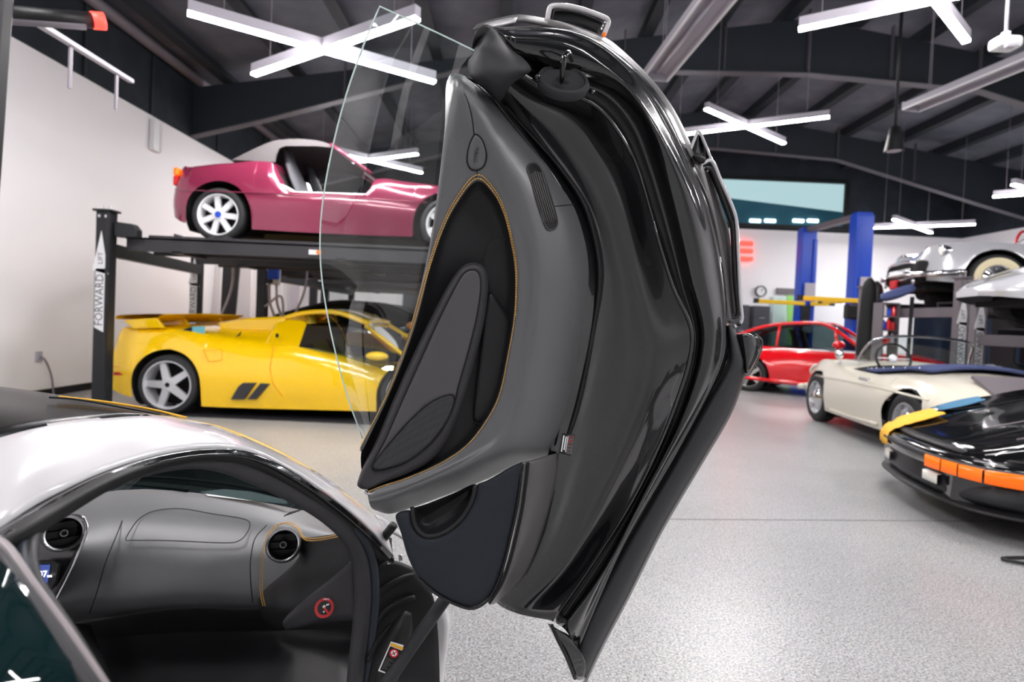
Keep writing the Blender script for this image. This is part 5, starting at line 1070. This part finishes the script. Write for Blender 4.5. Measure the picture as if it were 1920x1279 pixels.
def nring(name, rws, m):
    V, Fc = loft([nose(d, z) for d, z in rws], 5, 3); Fc2 = Fc; s = sum((V[f_[1]] - V[f_[0]]).cross(V[f_[2]] - V[f_[0]]).x for f_ in Fc)
    return mk(name, V, Fc if s > 0 else [tuple(reversed(f_)) for f_ in Fc], m, bk, solid=.015)
nring('front_bumper', [(-.05, .50), (.02, .49), (.04, .45), (.035, .38), (-.02, .36)], 'paint_black')
nring('bumper_rubber', [(.03, .465), (.055, .455), (.055, .43), (.03, .42)], 'soft_rubber')
nring('front_apron', [(-.02, .37), (.0, .30), (.01, .24), (-.02, .2)], 'black_steel')
nring('chin_spoiler', [(-.03, .21), (.03, .19), (.04, .17), (-.02, .165)], 'black_plastic')
nring('bonnet_lip', [(-.1, .535), (-.045, .525), (-.03, .505)], 'black_plastic')
def nlamp(name, y0, y1, z0, z1, m, d=.05):
    P = crs(nose(d, 0), 60); P = [p for p in P if y0 <= p.y <= y1]; rows = [[Vector((p.x, p.y, z)) + Vector((-.03 if k in (0, 3) else 0, 0, 0)) for p in P] for k, z in enumerate((z0, z0 + .006, z1 - .006, z1))]
    V, Fc = grid(rows); s = sum((V[f_[1]] - V[f_[0]]).cross(V[f_[2]] - V[f_[0]]).x for f_ in Fc); return mk(name, V, Fc if s > 0 else [tuple(reversed(f_)) for f_ in Fc], m, bk)
for a_, b_ in ((.36, .5), (.505, .62), (.625, .74), (.745, .84)): nlamp('indicator', a_, b_, .365, .455, 'orange_lens', .066); pass
nlamp('fog_lamp', .28, .44, .26, .335, 'clear_lens', .03); nlamp('fog_lamp', -.44, -.28, .26, .335, 'clear_lens', .03)
mb = MB()
for k in range(9): x = 2.62 + .03 * k; mb.box((x, .865, .42), (.014, .05, .15))
mb.build('bumper_bellows', 'soft_rubber', bk)
for y in (.32, .70): MB().tube(crs([Vector((2.3, y, .865)), Vector((2.75, y, .74)), Vector((3.05, y * .97, .645))], 4), .006, 6).build('bonnet_seam', 'grey_post', bk, smooth=True)
for sg in (-1, 1): MB().tube(crs([Vector((2.35, sg * .38, .835)), Vector((2.86, sg * .38, .70)), Vector((2.9, sg * .5, .685)), Vector((2.88, sg * .68, .685)), Vector((2.42, sg * .72, .81)), Vector((2.35, sg * .6, .835))], 4, True), .004, 6, closed=True).build('headlamp_lid_seam', 'black_matte', bk, smooth=True)
# cloths on the nose
from mathutils.bvhtree import BVHTree as BVH_
bkM = Matrix.Translation(o0) @ Matrix.Rotation(math.radians(ba), 4, 'Z')
bV, bF = [], []
for ch in bk.children:      # the nose that the cloths lie on
    if ch.type == 'MESH' and ch.name.split('.')[0] in ('body', 'front_bumper', 'bumper_rubber', 'bonnet_lip'):
        n0 = len(bV); bV += [v.co.copy() for v in ch.data.vertices]; bF += [tuple(i + n0 for i in p.vertices) for p in ch.data.polygons]
NOSE = BVH_.FromPolygons(bV, bF)
def cloth(name, label, q, m, amp=.006, n=15):
    """a cloth laid on the nose: local corners (x, y); past the edge it hangs down"""
    P = [Vector(p) for p in q]; rows = []
    for j in range(n):
        v = j / (n - 1); r = []; z = .66; px_ = None
        for i in range(n):
            u = i / (n - 1); p = P[0] * (1 - u) * (1 - v) + P[1] * (1 - u) * v + P[2] * u * v + P[3] * u * (1 - v)
            hit = NOSE.ray_cast(Vector((p.x, p.y, 1.5)), Vector((0, 0, -1)))[0]
            if hit is not None and hit.z > .4: z = hit.z; px_ = p.x
            else: z -= (P[3] - P[0]).length / (n - 1); p = Vector((px_ + .012 if px_ else p.x, p.y))
            r.append(bkM @ Vector((p.x, p.y, z + .02 + amp * (1 + math.sin(9 * v + 4 * u)))))
        rows.append(r)
    V, Fc = grid(rows); return tag(mk(name, V, face_cam(V, Fc), m, None, solid=.005, solid_off=1), label, 'cloth')
cloth('yellow_cloth', 'amber microfibre cloth draped over the black car nose', [(2.98, -.62), (3.0, -.30), (3.50, -.26), (3.46, -.56)], 'amber_rag')
cloth('blue_cloth', 'folded blue cloth on the black bonnet edge', [(2.62, -.66), (2.66, -.46), (2.96, -.44), (2.95, -.68)], 'blue_rag')
# ---------------------------------------------------------------- chrome nosed silver convertible on the right lift
va = 164; h = hdg(va); lf_ = Vector((-h.y, h.x, 0)); whl = pt(1862, 520, 8.0); zr = pt(1850, 568, 8.0).z
fa = Vector((whl.x, whl.y, 0)) - lf_ * .74; o0 = fa - h * 2.59; o0.z = zr
cv = thing('silver_convertible', 'silver classic convertible with chrome teeth grille and whitewall tyres on a lift', 'car', tuple(o0), math.radians(va))
T = dict(top=[(-1.0, .5), (-.9, .75), (-.4, .86), (.4, .9), (1.2, .86), (1.9, .86), (2.6, .84), (3.1, .80), (3.35, .72), (3.42, .6)], sh=[(-1.0, .5), (-.8, .78), (0, .84), (1.2, .8), (2.0, .82), (2.6, .87), (3.1, .86), (3.35, .80), (3.42, .66)],
         ysh=[(-1, .4), (-.8, .62), (0, .74), (1.2, .74), (2.59, .74), (3.15, .68), (3.42, .5)], ym=[(-1, .55), (-.8, .78), (0, .9), (1.2, .88), (2.59, .9), (3.15, .82), (3.42, .62)], zm=[(-1, .5), (1, .5), (3.42, .45)], sill=[(-1, .35), (0, .25), (2.59, .24), (3.1, .28), (3.42, .32)])
car_body(cv, T, 'silver_paint', [(0, .34, .40), (2.59, .34, .41)], cab=(.5, 1.7, .8))
for x in (0, 2.59):
    for sg in (-1, 1): wheel(cv, x, sg * .86, .34, .34, .18, 'cap', sg, .56, 'chrome', wall='whitewall')
MB().box((3.34, 0, .45), (.3, 1.3, .34)).build('grille_mouth', 'black_matte', cv, bevel=.06)
for k in range(9): MB().lathe([(.0, 0), (.022, .01), (.026, .05), (.02, .1), (0, .12)], (3.5, -.4 + .1 * k, .41), (0, 0, 1), 10).build('grille_tooth', 'chrome', cv, smooth=True)
MB().tube(crs([Vector((3.38, -.62, .5)), Vector((3.5, -.45, .6)), Vector((3.52, 0, .62)), Vector((3.5, .45, .6)), Vector((3.38, .62, .5)), Vector((3.46, .45, .38)), Vector((3.48, 0, .36)), Vector((3.46, -.45, .38))], 4, True), .025, 8, closed=True).build('grille_surround', 'chrome', cv, smooth=True)
for sg in (-1, 1):
    for y in (.5, .68): MB().lathe([(.085, -.1), (.095, 0), (.085, .03), (.07, .02), (.04, .035), (0, .04)], (3.3 - (y - .5) * .5, sg * y, .74), (1, sg * .15, .05), 20, [0, 0, 0, 1, 1]).build('headlamp', ['chrome', 'clear_lens'], cv, smooth=True)
    MB().tube(crs([Vector((3.0, sg * .93, .42)), Vector((3.35, sg * .84, .40)), Vector((3.54, sg * .6, .40)), Vector((3.56, sg * .4, .42))], 4), .045, 8).build('bumper_blade', 'chrome', cv, smooth=True)
    MB().lathe([(.05, 0), (.05, .02), (0, .03)], (3.5, sg * .56, .31), (1, 0, 0), 14).build('parking_lamp', 'chrome', cv, smooth=True)
MB().box((3.52, -.18, .30), (.03, .28, .14)).build('number_plate', 'print_red', cv, bevel=.01)
MB().box((2.9, 0, .26), (.9, 1.1, .16)).build('front_subframe', 'well_black', cv, bevel=.03)
MB().tube([Vector((2.72, .0, .1)), Vector((3.08, .0, .1))], .19, 18).build('oil_pan', 'well_black', cv, smooth=True)
MB().tube(crs([Vector((3.0, sg_ * .3, .9)) if 0 else Vector((2.4 + .3 * k, .12, .88 - .03 * k)) for k, sg_ in enumerate((0, 0, 0, 0))], 3), .012, 6).build('bonnet_moulding', 'chrome', cv, smooth=True)
MB().tube([Vector((2.05 + .02 * k, .905, .6)) for k in range(2)] + [Vector((1.2, .9, .55))], .012, 6).build('side_cove_trim', 'chrome', cv, smooth=True)
arc = [(1.85, .86), (1.5, 1.2)]
MB().tube(crs([Vector((1.85, .68, .86)), Vector((1.5, .6, 1.2)), Vector((1.48, 0, 1.23)), Vector((1.5, -.6, 1.2)), Vector((1.85, -.68, .86))], 5), .018, 8).build('screen_frame', 'chrome', cv, smooth=True)
# ---------------------------------------------------------------- second silver car, nose only in view
h = hdg(va); nz = pt(1813, 540, 6.35); z0 = nz.z - .42
sv = thing('silver_coupe', 'smooth silver coupe with small amber side marker on the nearer right lift', 'car', tuple(Vector((nz.x, nz.y, 0)) - h * 3.4 + Vector((0, 0, z0))), math.radians(va))
T = dict(top=[(-.9, .5), (-.7, .8), (0, .85), (1.2, .85), (1.9, .85), (2.4, .76), (2.9, .62), (3.25, .5), (3.4, .42)], sh=[(-.9, .5), (-.7, .78), (0, .86), (1.2, .82), (2.2, .82), (2.7, .7), (3.1, .55), (3.3, .46), (3.4, .4)],
         ysh=[(-.9, .5), (-.7, .7), (1.2, .74), (2.4, .7), (3.0, .58), (3.3, .36), (3.4, .18)], ym=[(-.9, .6), (-.7, .85), (0, .9), (1.2, .88), (2.4, .88), (3.0, .74), (3.3, .48), (3.4, .25)], zm=[(-.9, .5), (1, .5), (3.4, .38)], sill=[(-.9, .3), (0, .22), (2.4, .22), (3.0, .26), (3.4, .32)])
car_body(sv, T, 'silver_paint', [(0, .33, .38), (2.4, .33, .38)])
for x in (0, 2.4):
    for sg in (-1, 1): wheel(sv, x, sg * .88, .33, .33, .2, 'five', sg, .72)
glasshouse(sv, [(1.7, .86), (1.1, 1.22), (.7, 1.26), (.2, 1.2), (-.5, .88)], [(-.5, .85), (1.7, .84)], .7, .52, 'silver_paint', 'dark_car_glass', (0, 1), (3, 4))
MB().lathe([(.035, 0), (.03, .012), (0, .016)], (3.02, .72, .5), (.3, 1, .1), 14).build('side_marker', 'orange_lens', sv, smooth=True)
x0 = pt(1787, 560, 7.9).x
four_post('grey four post lift carrying the silver chrome nosed convertible', x0, x0 + 4.8, 7.75, 9.9, zr, pt(1787, 522, 7.75).z, grp='four post car lifts', mP='grey_post')
x1 = pt(1822, 560, 7.35).x
four_post('grey four post lift carrying the smooth silver coupe', x1 + .1, x1 + 4.8, 4.8, 7.35, z0, pt(1822, 528, 7.35).z, grp='four post car lifts', mP='grey_post')
# rail of items in front of the lift runway
# ---------------------------------------------------------------- blue two post lift
def post2(x, Yd, yt, w_, dpt):
    p = pt(x, 560, Yd); zt = pt(x, yt, Yd).z; return p.x, p.y, zt, w_, dpt
bl = thing('two_post_lift', 'blue two post lift with yellow swing arms before the back wall', 'car lift', tuple(pt(1608, 560, 11.6).xy) + (0,), world=True)
P1 = pt(1608, 560, 12.5); P2 = pt(1507, 560, 14.6); zt = pt(1612, 404, 12.5).z
for k, P in enumerate((P1, P2)):
    mb = MB().box((P.x, P.y, zt / 2), (.38, .3, zt)).box((P.x - .14 + .28 * k, P.y - .17, zt / 2 - .1), (.1, .06, zt - .3)).box((P.x, P.y, zt), (.34, .26, .12)).box((P.x, P.y, .02), (.6, .6, .04)); po = mb.build('post', 'blue_paint', bl, bevel=.02)
    MB().box((P.x - .02, P.y - .17, 1.5 if k else 2.0), (.24, .06, .9)).build('carriage', 'blue_paint' if not k else 'black_steel', bl, bevel=.02)
    MB().box((P.x + .02, P.y - .22, 1.4), (.22, .03, .3)).build('notice', 'lilac_metal', bl); MB().box((P.x + .03, P.y - .22, 2.35), (.26, .03, .34)).build('notice', 'lilac_metal', bl)
MB().bar((P1.x, P1.y, zt), (P2.x, P2.y, zt), .2, .12).build('cable_duct', 'grey_post', bl, bevel=.01)
za = pt(1500, 563, 13).z
for a, b in ((P1 + Vector((-.1, -.2, 0)), pt(1500, 566, 12.2)), (P2 + Vector((-.1, -.2, 0)), pt(1418, 562, 14.2)), (P2 + Vector((.1, -.2, 0)), pt(1560, 566, 14.0)), (P1 + Vector((-.2, .2, 0)), pt(1540, 564, 13.0))):
    a = Vector((a.x, a.y, za)); b = Vector((b.x, b.y, za)); MB().bar(a, b, .12, .1).build('swing_arm', 'lift_yellow', bl, bevel=.01); MB().lathe([(.07, -.05), (.07, .07), (0, .07)], b, (0, 0, 1), 14).build('lift_pad', 'black_plastic', bl)
MB().box((P1.x - .24, P1.y - .2, 1.75), (.26, .2, .32)).build('motor_box', 'black_plastic', bl, bevel=.03); MB().box((P1.x + .1, P1.y - .26, 1.85), (.16, .06, .2)).build('motor_cover', 'lift_yellow', bl, bevel=.02)
# ---------------------------------------------------------------- things along the back wall
def bpx(x0, y0, x1, y1, Yd, dp, name, m, label, cat, bevel=.01, floor=False, group=None):
    a, b = pt(x0, y0, Yd), pt(x1, y1, Yd); z0 = 0 if floor else min(a.z, b.z); z1_ = max(a.z, b.z)
    o = MB().box(((a.x + b.x) / 2, Yd + dp / 2, (z0 + z1_) / 2), (abs(b.x - a.x), dp, z1_ - z0)).build(name, m, None, bevel=bevel); return tag(o, label, cat, group)
sg_ = thing('wall_sign', 'glowing red three bar letter sign on the white back wall', 'sign', tuple(pt(1395, 470, 16.8)), world=True)
for y in (456, 470, 485): c = pt(1394, y, 16.8); MB().box(c, (.58, .1, .13)).build('letter_bar', 'red_neon', sg_, bevel=.04)
MB().box(pt(1376, 470, 16.8), (.14, .1, .62)).build('letter_stem', 'red_neon', sg_, bevel=.04)
def cabinet(x0, y0, x1, y1, Yd, m, label):
    a, b = pt(x0, y0, Yd), pt(x1, y1, Yd); w_ = b.x - a.x; t = thing('tool_cabinet', label, 'cabinet', ((a.x + b.x) / 2, Yd, 0), world=True)
    MB().box(((a.x + b.x) / 2, Yd + .25, a.z / 2), (w_, .5, a.z)).build('body', m, t, bevel=.015)
    for k in range(4): MB().box(((a.x + b.x) / 2, Yd - .008, a.z * (.2 + .2 * k)), (w_ * .9, .016, a.z * .17)).build('drawer', m, t, bevel=.004); MB().box(((a.x + b.x) / 2, Yd - .025, a.z * (.2 + .2 * k) + .05), (w_ * .3, .02, .02)).build('drawer_pull', 'lilac_metal', t)
cabinet(1414, 573, 1443, 612, 15.8, 'grey_box', 'dark grey tool cabinet below the round gauge'); cabinet(1378, 571, 1404, 612, 15.8, 'grey_box', 'dark grey tool cabinet below the red sign')
bpx(1451, 556, 1496, 602, 16.2, .3, 'mint_locker', 'mint_panel', 'pale mint locker behind the yellow swing arms', 'locker', floor=True)
P = [pt(x, y, 15.9) for x, y in ((1476, 552), (1488, 556), (1492, 604), (1486, 604))]
tag(MB().prism([P[0], P[1], Vector((P[2].x, P[2].y, 0)), Vector((P[3].x, P[3].y, 0))], (0, .05, 0)).build('lime_panel', 'lime'), 'slanted lime green panel leaning on the mint locker', 'panel')
bpx(1521, 566, 1582, 604, 15.6, .5, 'white_cabinet', 'white_plastic', 'broad white cabinet between the blue lift posts', 'cabinet', .04, True)
bpx(1457, 540, 1500, 553, 16.8, .06, 'wall_plaque', 'grey_post', 'grey plaque on the back wall beside the blue post', 'plaque')
c = pt(1428, 546, 16.75); g = thing('wall_gauge', 'round white faced gauge on the back wall', 'gauge', tuple(c), world=True)
MB().lathe([(.17, 0), (.17, .07), (.14, .08), (.135, .05)], c + Vector((0, .1, 0)), (0, -1, 0), 24).build('gauge_ring', 'grey_box', g, smooth=True, auto=40); MB().lathe([(.14, .05), (0, .05)], c + Vector((0, .1, 0)), (0, -1, 0), 24).build('gauge_face', 'white_plastic', g); MB().bar(c + Vector((0, .03, 0)), c + Vector((.06, .03, .08)), .012, .012).build('gauge_needle', 'black_plastic', g)
# coat stand with dark coats, blue creeper seat
ct_ = pt(1637, 560, 9.3); st = thing('coat_stand', 'black coats hanging on a stand beside the blue lift post', 'coat stand', (ct_.x, ct_.y, 0), world=True)
MB().tube([(ct_.x, ct_.y, 0), (ct_.x, ct_.y, pt(1652, 530, 9.3).z)], .03, 8).build('pole', 'black_steel', st, smooth=True)
for dx, wd, zt_, zb_, m in ((-.07, .13, 2.1, .9, 'black_matte'), (.05, .12, 2.05, .75, 'black_plastic')):
    V, Fc = loft([[Vector((ct_.x + dx + math.cos(a) * wd * s, ct_.y + math.sin(a) * .12 * s, z)) for a in [2 * math.pi * k / 10 for k in range(10)]] for z, s in ((zt_ + .1, .2), (zt_ - .05, .8), ((zt_ + zb_) / 2, 1.0), (zb_ + .2, 1.15), (zb_, 1.1))], 2, 3, True); mk('coat', V, Fc, m, st)
MB().box((ct_.x, ct_.y + .02, .02), (.26, .26, .04)).build('foot', 'black_steel', st)
V, Fc = loft([[pt(1652, 556, 8.33), pt(1680, 548, 8.33), pt(1714, 535, 8.33)], [pt(1650, 552, 8.2), pt(1682, 540, 8.2), pt(1712, 532, 8.2)], [pt(1654, 562, 8.1), pt(1684, 556, 8.1), pt(1716, 544, 8.1)], [pt(1660, 566, 8.33), pt(1684, 560, 8.33), pt(1712, 548, 8.33)]], 4, 4)
cu = thing('padded_seat', 'curved navy padded seat on a dark stand near the coats', 'seat', (pt(1680, 560, 8.2).x, 8.62, 0), world=True); mk('cushion', V, Fc, 'tonneau', cu, solid=.06)
MB().bar((5.86, 8.25, 1.84), (6.08, 8.6, 0), .05, .05).build('stand', 'black_steel', cu); MB().box((6.05, 8.6, .02), (.22, .22, .04)).build('foot', 'black_steel', cu)
# shelf with bottles
sx0, sx1 = pt(1650, 600, 8.95).x, pt(1680, 600, 8.95).x; zs = [pt(1690, y, 8.95).z for y in (648, 621, 595, 570)]
sh_ = thing('tool_shelf', 'open grey shelf filled with bottles and boxes beside the navy tarp', 'shelf', ((sx0 + sx1) / 2, 8.95, 0), world=True)
for z in zs: MB().box(((sx0 + sx1) / 2, 9.0, z), (sx1 - sx0, .24, .02)).build('shelf_board', 'grey_post', sh_)
for x in (sx0, sx1): MB().box((x, 9.0, zs[-1] / 2), (.02, .24, zs[-1])).build('shelf_side', 'grey_post', sh_)
pal = ['red_paint', 'white_plastic', 'lilac_metal', 'blue_paint', 'black_plastic', 'print_red', 'white_wall', 'amber_rag']
lab = {'red_paint': 'red', 'white_plastic': 'white', 'lilac_metal': 'pale grey', 'blue_paint': 'blue', 'black_plastic': 'black', 'print_red': 'dark red', 'white_wall': 'off white', 'amber_rag': 'amber'}
for k, z in enumerate(zs[:-1]):
    for j in range(3):
        x = sx0 + .055 + j * (sx1 - sx0 - .11) / 2; m = pal[(k * 3 + j * 5) % 8]; hh = .13 + .025 * ((k + j) % 3)
        o = MB().lathe([(0, 0), (.035, 0), (.036, hh * .7), (.02, hh * .85), (.014, hh), (0, hh)], (x, 8.94, z + .0105), (0, 0, 1), 14).build('bottle', m, smooth=True, auto=40)
        tag(o, lab[m] + ' bottle on the ' + ('lower', 'middle', 'upper')[k] + ' board of the grey shelf', 'bottle', 'bottles on the grey shelf')
# navy tarp hanging under the lift, with folds
a, b = pt(1716, 574, 11.5), pt(1960, 580, 11.5); rows = []
for z in (a.z, a.z * .8, a.z * .5, a.z * .2, .02): rows.append([Vector((a.x + (b.x - a.x) * k / 24, 11.5 + .06 * math.sin(k * 1.3) * (1 + .5 * math.sin(z * 3)), z)) for k in range(25)])
V, Fc = loft(rows, 2, 3); tag(mk('navy_tarp', V, Fc, 'blue_tarp', None, solid=.01), 'dark navy tarp hanging in folds below the right lift', 'tarp')
mb = MB().tube([Vector((a.x + (b.x - a.x) * k / 8, 11.42, a.z + .01 - .08 * math.sin(math.pi * k / 4) ** 2)) for k in range(9)], .035, 8); tag(mb.build('tarp_rope', 'white_plastic', smooth=True), 'white sagging rope along the top of the navy tarp', 'rope')
# dark green saloon, tan-framed windscreen car, blue crates at the far right
gp = pt(1880, 680, 8.6)
gs = thing('green_roadster', 'dark green open car with a tan edged windscreen behind the cream car', 'car', (gp.x + 2.3, 8.25, 0), math.radians(180))
T = dict(top=[(-.9, .5), (-.7, .8), (0, .9), (.8, .9), (1.4, .95), (2.4, .88), (3.0, .72), (3.3, .5)], sh=[(-.9, .5), (-.7, .8), (0, .92), (1.2, .88), (2.4, .88), (3.0, .72), (3.3, .5)], ysh=[(-.9, .5), (0, .72), (2.4, .7), (3.3, .4)], ym=[(-.9, .6), (0, .88), (2.4, .86), (3.3, .55)], zm=[(-.9, .5), (3.3, .5)], sill=[(-.9, .3), (1, .22), (3.3, .3)])
car_body(gs, T, 'green_paint', [(0, .33, .38), (2.4, .33, .38)], cab=(.4, 1.4, .8))
for x in (0, 2.4):
    for sg in (-1, 1): wheel(gs, x, sg * .87, .33, .33, .2, 'five', sg, .72)
MB().tube(crs([Vector((1.6, .66, .92)), Vector((1.2, .58, 1.25)), Vector((1.18, 0, 1.28)), Vector((1.2, -.58, 1.25)), Vector((1.6, -.66, .92))], 5), .035, 8).build('screen_frame', 'tan', gs, smooth=True)
V, Fc = loft([[Vector((1.6, .66, .92)), Vector((1.66, 0, .97)), Vector((1.6, -.66, .92))], [Vector((1.2, .58, 1.25)), Vector((1.18, 0, 1.28)), Vector((1.2, -.58, 1.25))]], 4, 3); mk('windscreen', V, Fc, 'car_glass', gs)
for sg in (-1, 1): MB().lathe([(.1, -.04), (.1, .02), (0, .05)], (3.05, sg * .5, .68), (1, 0, .3), 16).build('headlamp', 'clear_lens', gs, smooth=True)
for k, (x0, y0, x1, y1, m, nm) in enumerate(((1898, 576, 1945, 602, 'blue_rag', 'upper'), (1898, 609, 1945, 630, 'blue_rag', 'lower'))):
    bpx(x0 + 12, y0, x1 + 12, y1, 10.05, .4, 'storage_crate', m, 'blue storage crate, ' + ('topmost' if k == 0 else 'bottom one') + ' in the rack beside the tarp', 'crate', .02)
rk = pt(1928, 600, 10.05); rk2 = pt(1962, 600, 10.05)
rack = thing('crate_rack', 'dark metal rack holding the two blue crates and small jars', 'rack', (rk.x, 10.05, 0), world=True)
for y in (603, 631): MB().box(((rk.x + rk2.x) / 2 - .1, 10.25, pt(1912, y, 10.05).z - .02), (rk2.x - rk.x + .3, .5, .025)).build('shelf_board', 'black_steel', rack)
for x in (rk.x - .25, rk2.x): MB().box((x, 10.25, .85), (.04, .5, 1.7)).build('shelf_side', 'black_steel', rack)
# pink hose loop on the right wall
mb = MB().tube(crs([pt(1904, 462, 13.1), pt(1908, 445, 13.1), pt(1918, 434, 13.1), pt(1930, 440, 13.1)], 6), .03, 8); tag(mb.build('wall_hose', 'red_lens', smooth=True), 'dark red hose looped on the right wall above the silver car', 'hose')
# ---------------------------------------------------------------- overhead fittings
def trough(label, a, b, w_):
    a, b = Vector(a), Vector(b); x = (b - a).normalized(); y = Vector((0, 0, 1)).cross(x).normalized(); u = Vector((0, 0, 1)); t = thing('trough_light', label, 'light', tuple(a), world=True, group='unlit grey trough lights')
    pr = [(-w_ / 2, -.0), (-w_ / 2, .09), (-w_ * .2, .14), (w_ * .2, .14), (w_ / 2, .09), (w_ / 2, 0), (w_ / 2 - .02, 0), (w_ / 2 - .03, .07), (w_ * .16, .10), (-w_ * .16, .10), (-w_ / 2 + .03, .07), (-w_ / 2 + .02, 0)]
    MB().prism([a + y * q + u * r for q, r in pr], b - a).build('reflector', 'lilac_metal', t)
    for s in (-w_ / 2 + .01, w_ / 2 - .01): MB().bar(a + y * s, b + y * s, .022, .022).build('edge_rail', 'white_plastic', t)
    MB().tube([a + u * .06 + x * .1, b + u * .06 - x * .1], .022, 10).build('lamp_tube', 'lilac_metal', t, smooth=True)
    for e in (a, b): MB().box(e + u * .05, (.03, w_, .12), Matrix((x, y, u)).transposed()).build('end_cap', 'lilac_metal', t)
    for s in (.15, .85):
        p = a.lerp(b, s)
        for dy in (-.05, .05): MB().bar(p + u * .13 + y * dy * .4, Vector((p.x, p.y, zc(p.x) - .02)), .008, .008).build('chain', 'grey_pipe', t)
zl = 4.35
trough('unlit grey trough light hanging behind the raised door top', ptz(1228, 150, zl), ptz(1362, -20, zl), .34)
trough('unlit grey trough light hanging above the blue two post lift', ptz(1708, 207, zl + .3), ptz(1990, 92, zl + .3), .3)
# black cone pendant, white sensor box
c = pt(1677, 262, 8.2); pn = thing('cone_pendant', 'black cone shaped pendant hanging on a cord from the roof', 'pendant', tuple(c), world=True)
MB().lathe([(.03, .2), (.07, .17), (.1, -.02), (.13, -.17), (.12, -.175), (.085, -.02), (0, -.0)], c, (0, 0, 1), 24).build('cone_shade', 'black_plastic', pn, smooth=True, auto=50); MB().tube([c + Vector((0, 0, .19)), Vector((c.x, c.y, zc(c.x) - .05))], .022, 8).build('pendant_cord', 'black_steel', pn, smooth=True)
MB().lathe([(.1, -.165), (0, -.165)], c, (0, 0, 1), 20).build('pendant_lens', 'lilac_metal', pn)
c = pt(1885, 82, 5.2); sb = thing('sensor_box', 'white rounded sensor box on a slim pole from the ceiling', 'sensor', tuple(c), world=True)
MB().box(c, (.22, .16, .11)).build('sensor_body', 'white_plastic', sb, bevel=.035); MB().tube([c + Vector((0, 0, .05)), c + Vector((0, 0, .1))], .035, 12).build('pole_socket', 'white_plastic', sb, smooth=True); MB().tube([c + Vector((0, 0, .05)), Vector((c.x, c.y, zc(c.x) - .05))], .014, 8).build('pole', 'lilac_metal', sb, smooth=True)
MB().box(c + Vector((-.03, -.08, -.055)), (.08, .05, .05)).build('sensor_eye', 'lilac_metal', sb, bevel=.015)
# cord end on the floor at the right
c = ptz(1908, 1062, 0); mb = MB().tube(crs([c + Vector((.3, .05, .012)), c + Vector((.12, .0, .012)), c + Vector((.0, .03, .014)), c + Vector((-.03, .06, .014)), c + Vector((.03, .09, .012)), c + Vector((.3, .12, .012))], 5), .009, 8); tag(mb.build('floor_cord', 'black_plastic', smooth=True), 'loop of thin dark cord lying on the grey floor', 'cord')
# ---------------------------------------------------------------- unseen, behind the camera: dark roller doors added to darken the paint's reflections
for k, (xa, xb) in enumerate(((-5.3, -1.5), (-.4, 3.6), (4.9, 8.9))):
    dr = struct(boxobj('door_%d' % (k + 1), (xa, YF, 0), (xb, YF + .04, 3.95), 'rafter'))  # added unseen door, only for dark reflections in the paint
    for j in range(13): boxobj('door_slat', (xa + .05, YF + .04, .05 + j * .3), (xb - .05, YF + .06, .31 + j * .3), 'rafter', dr)
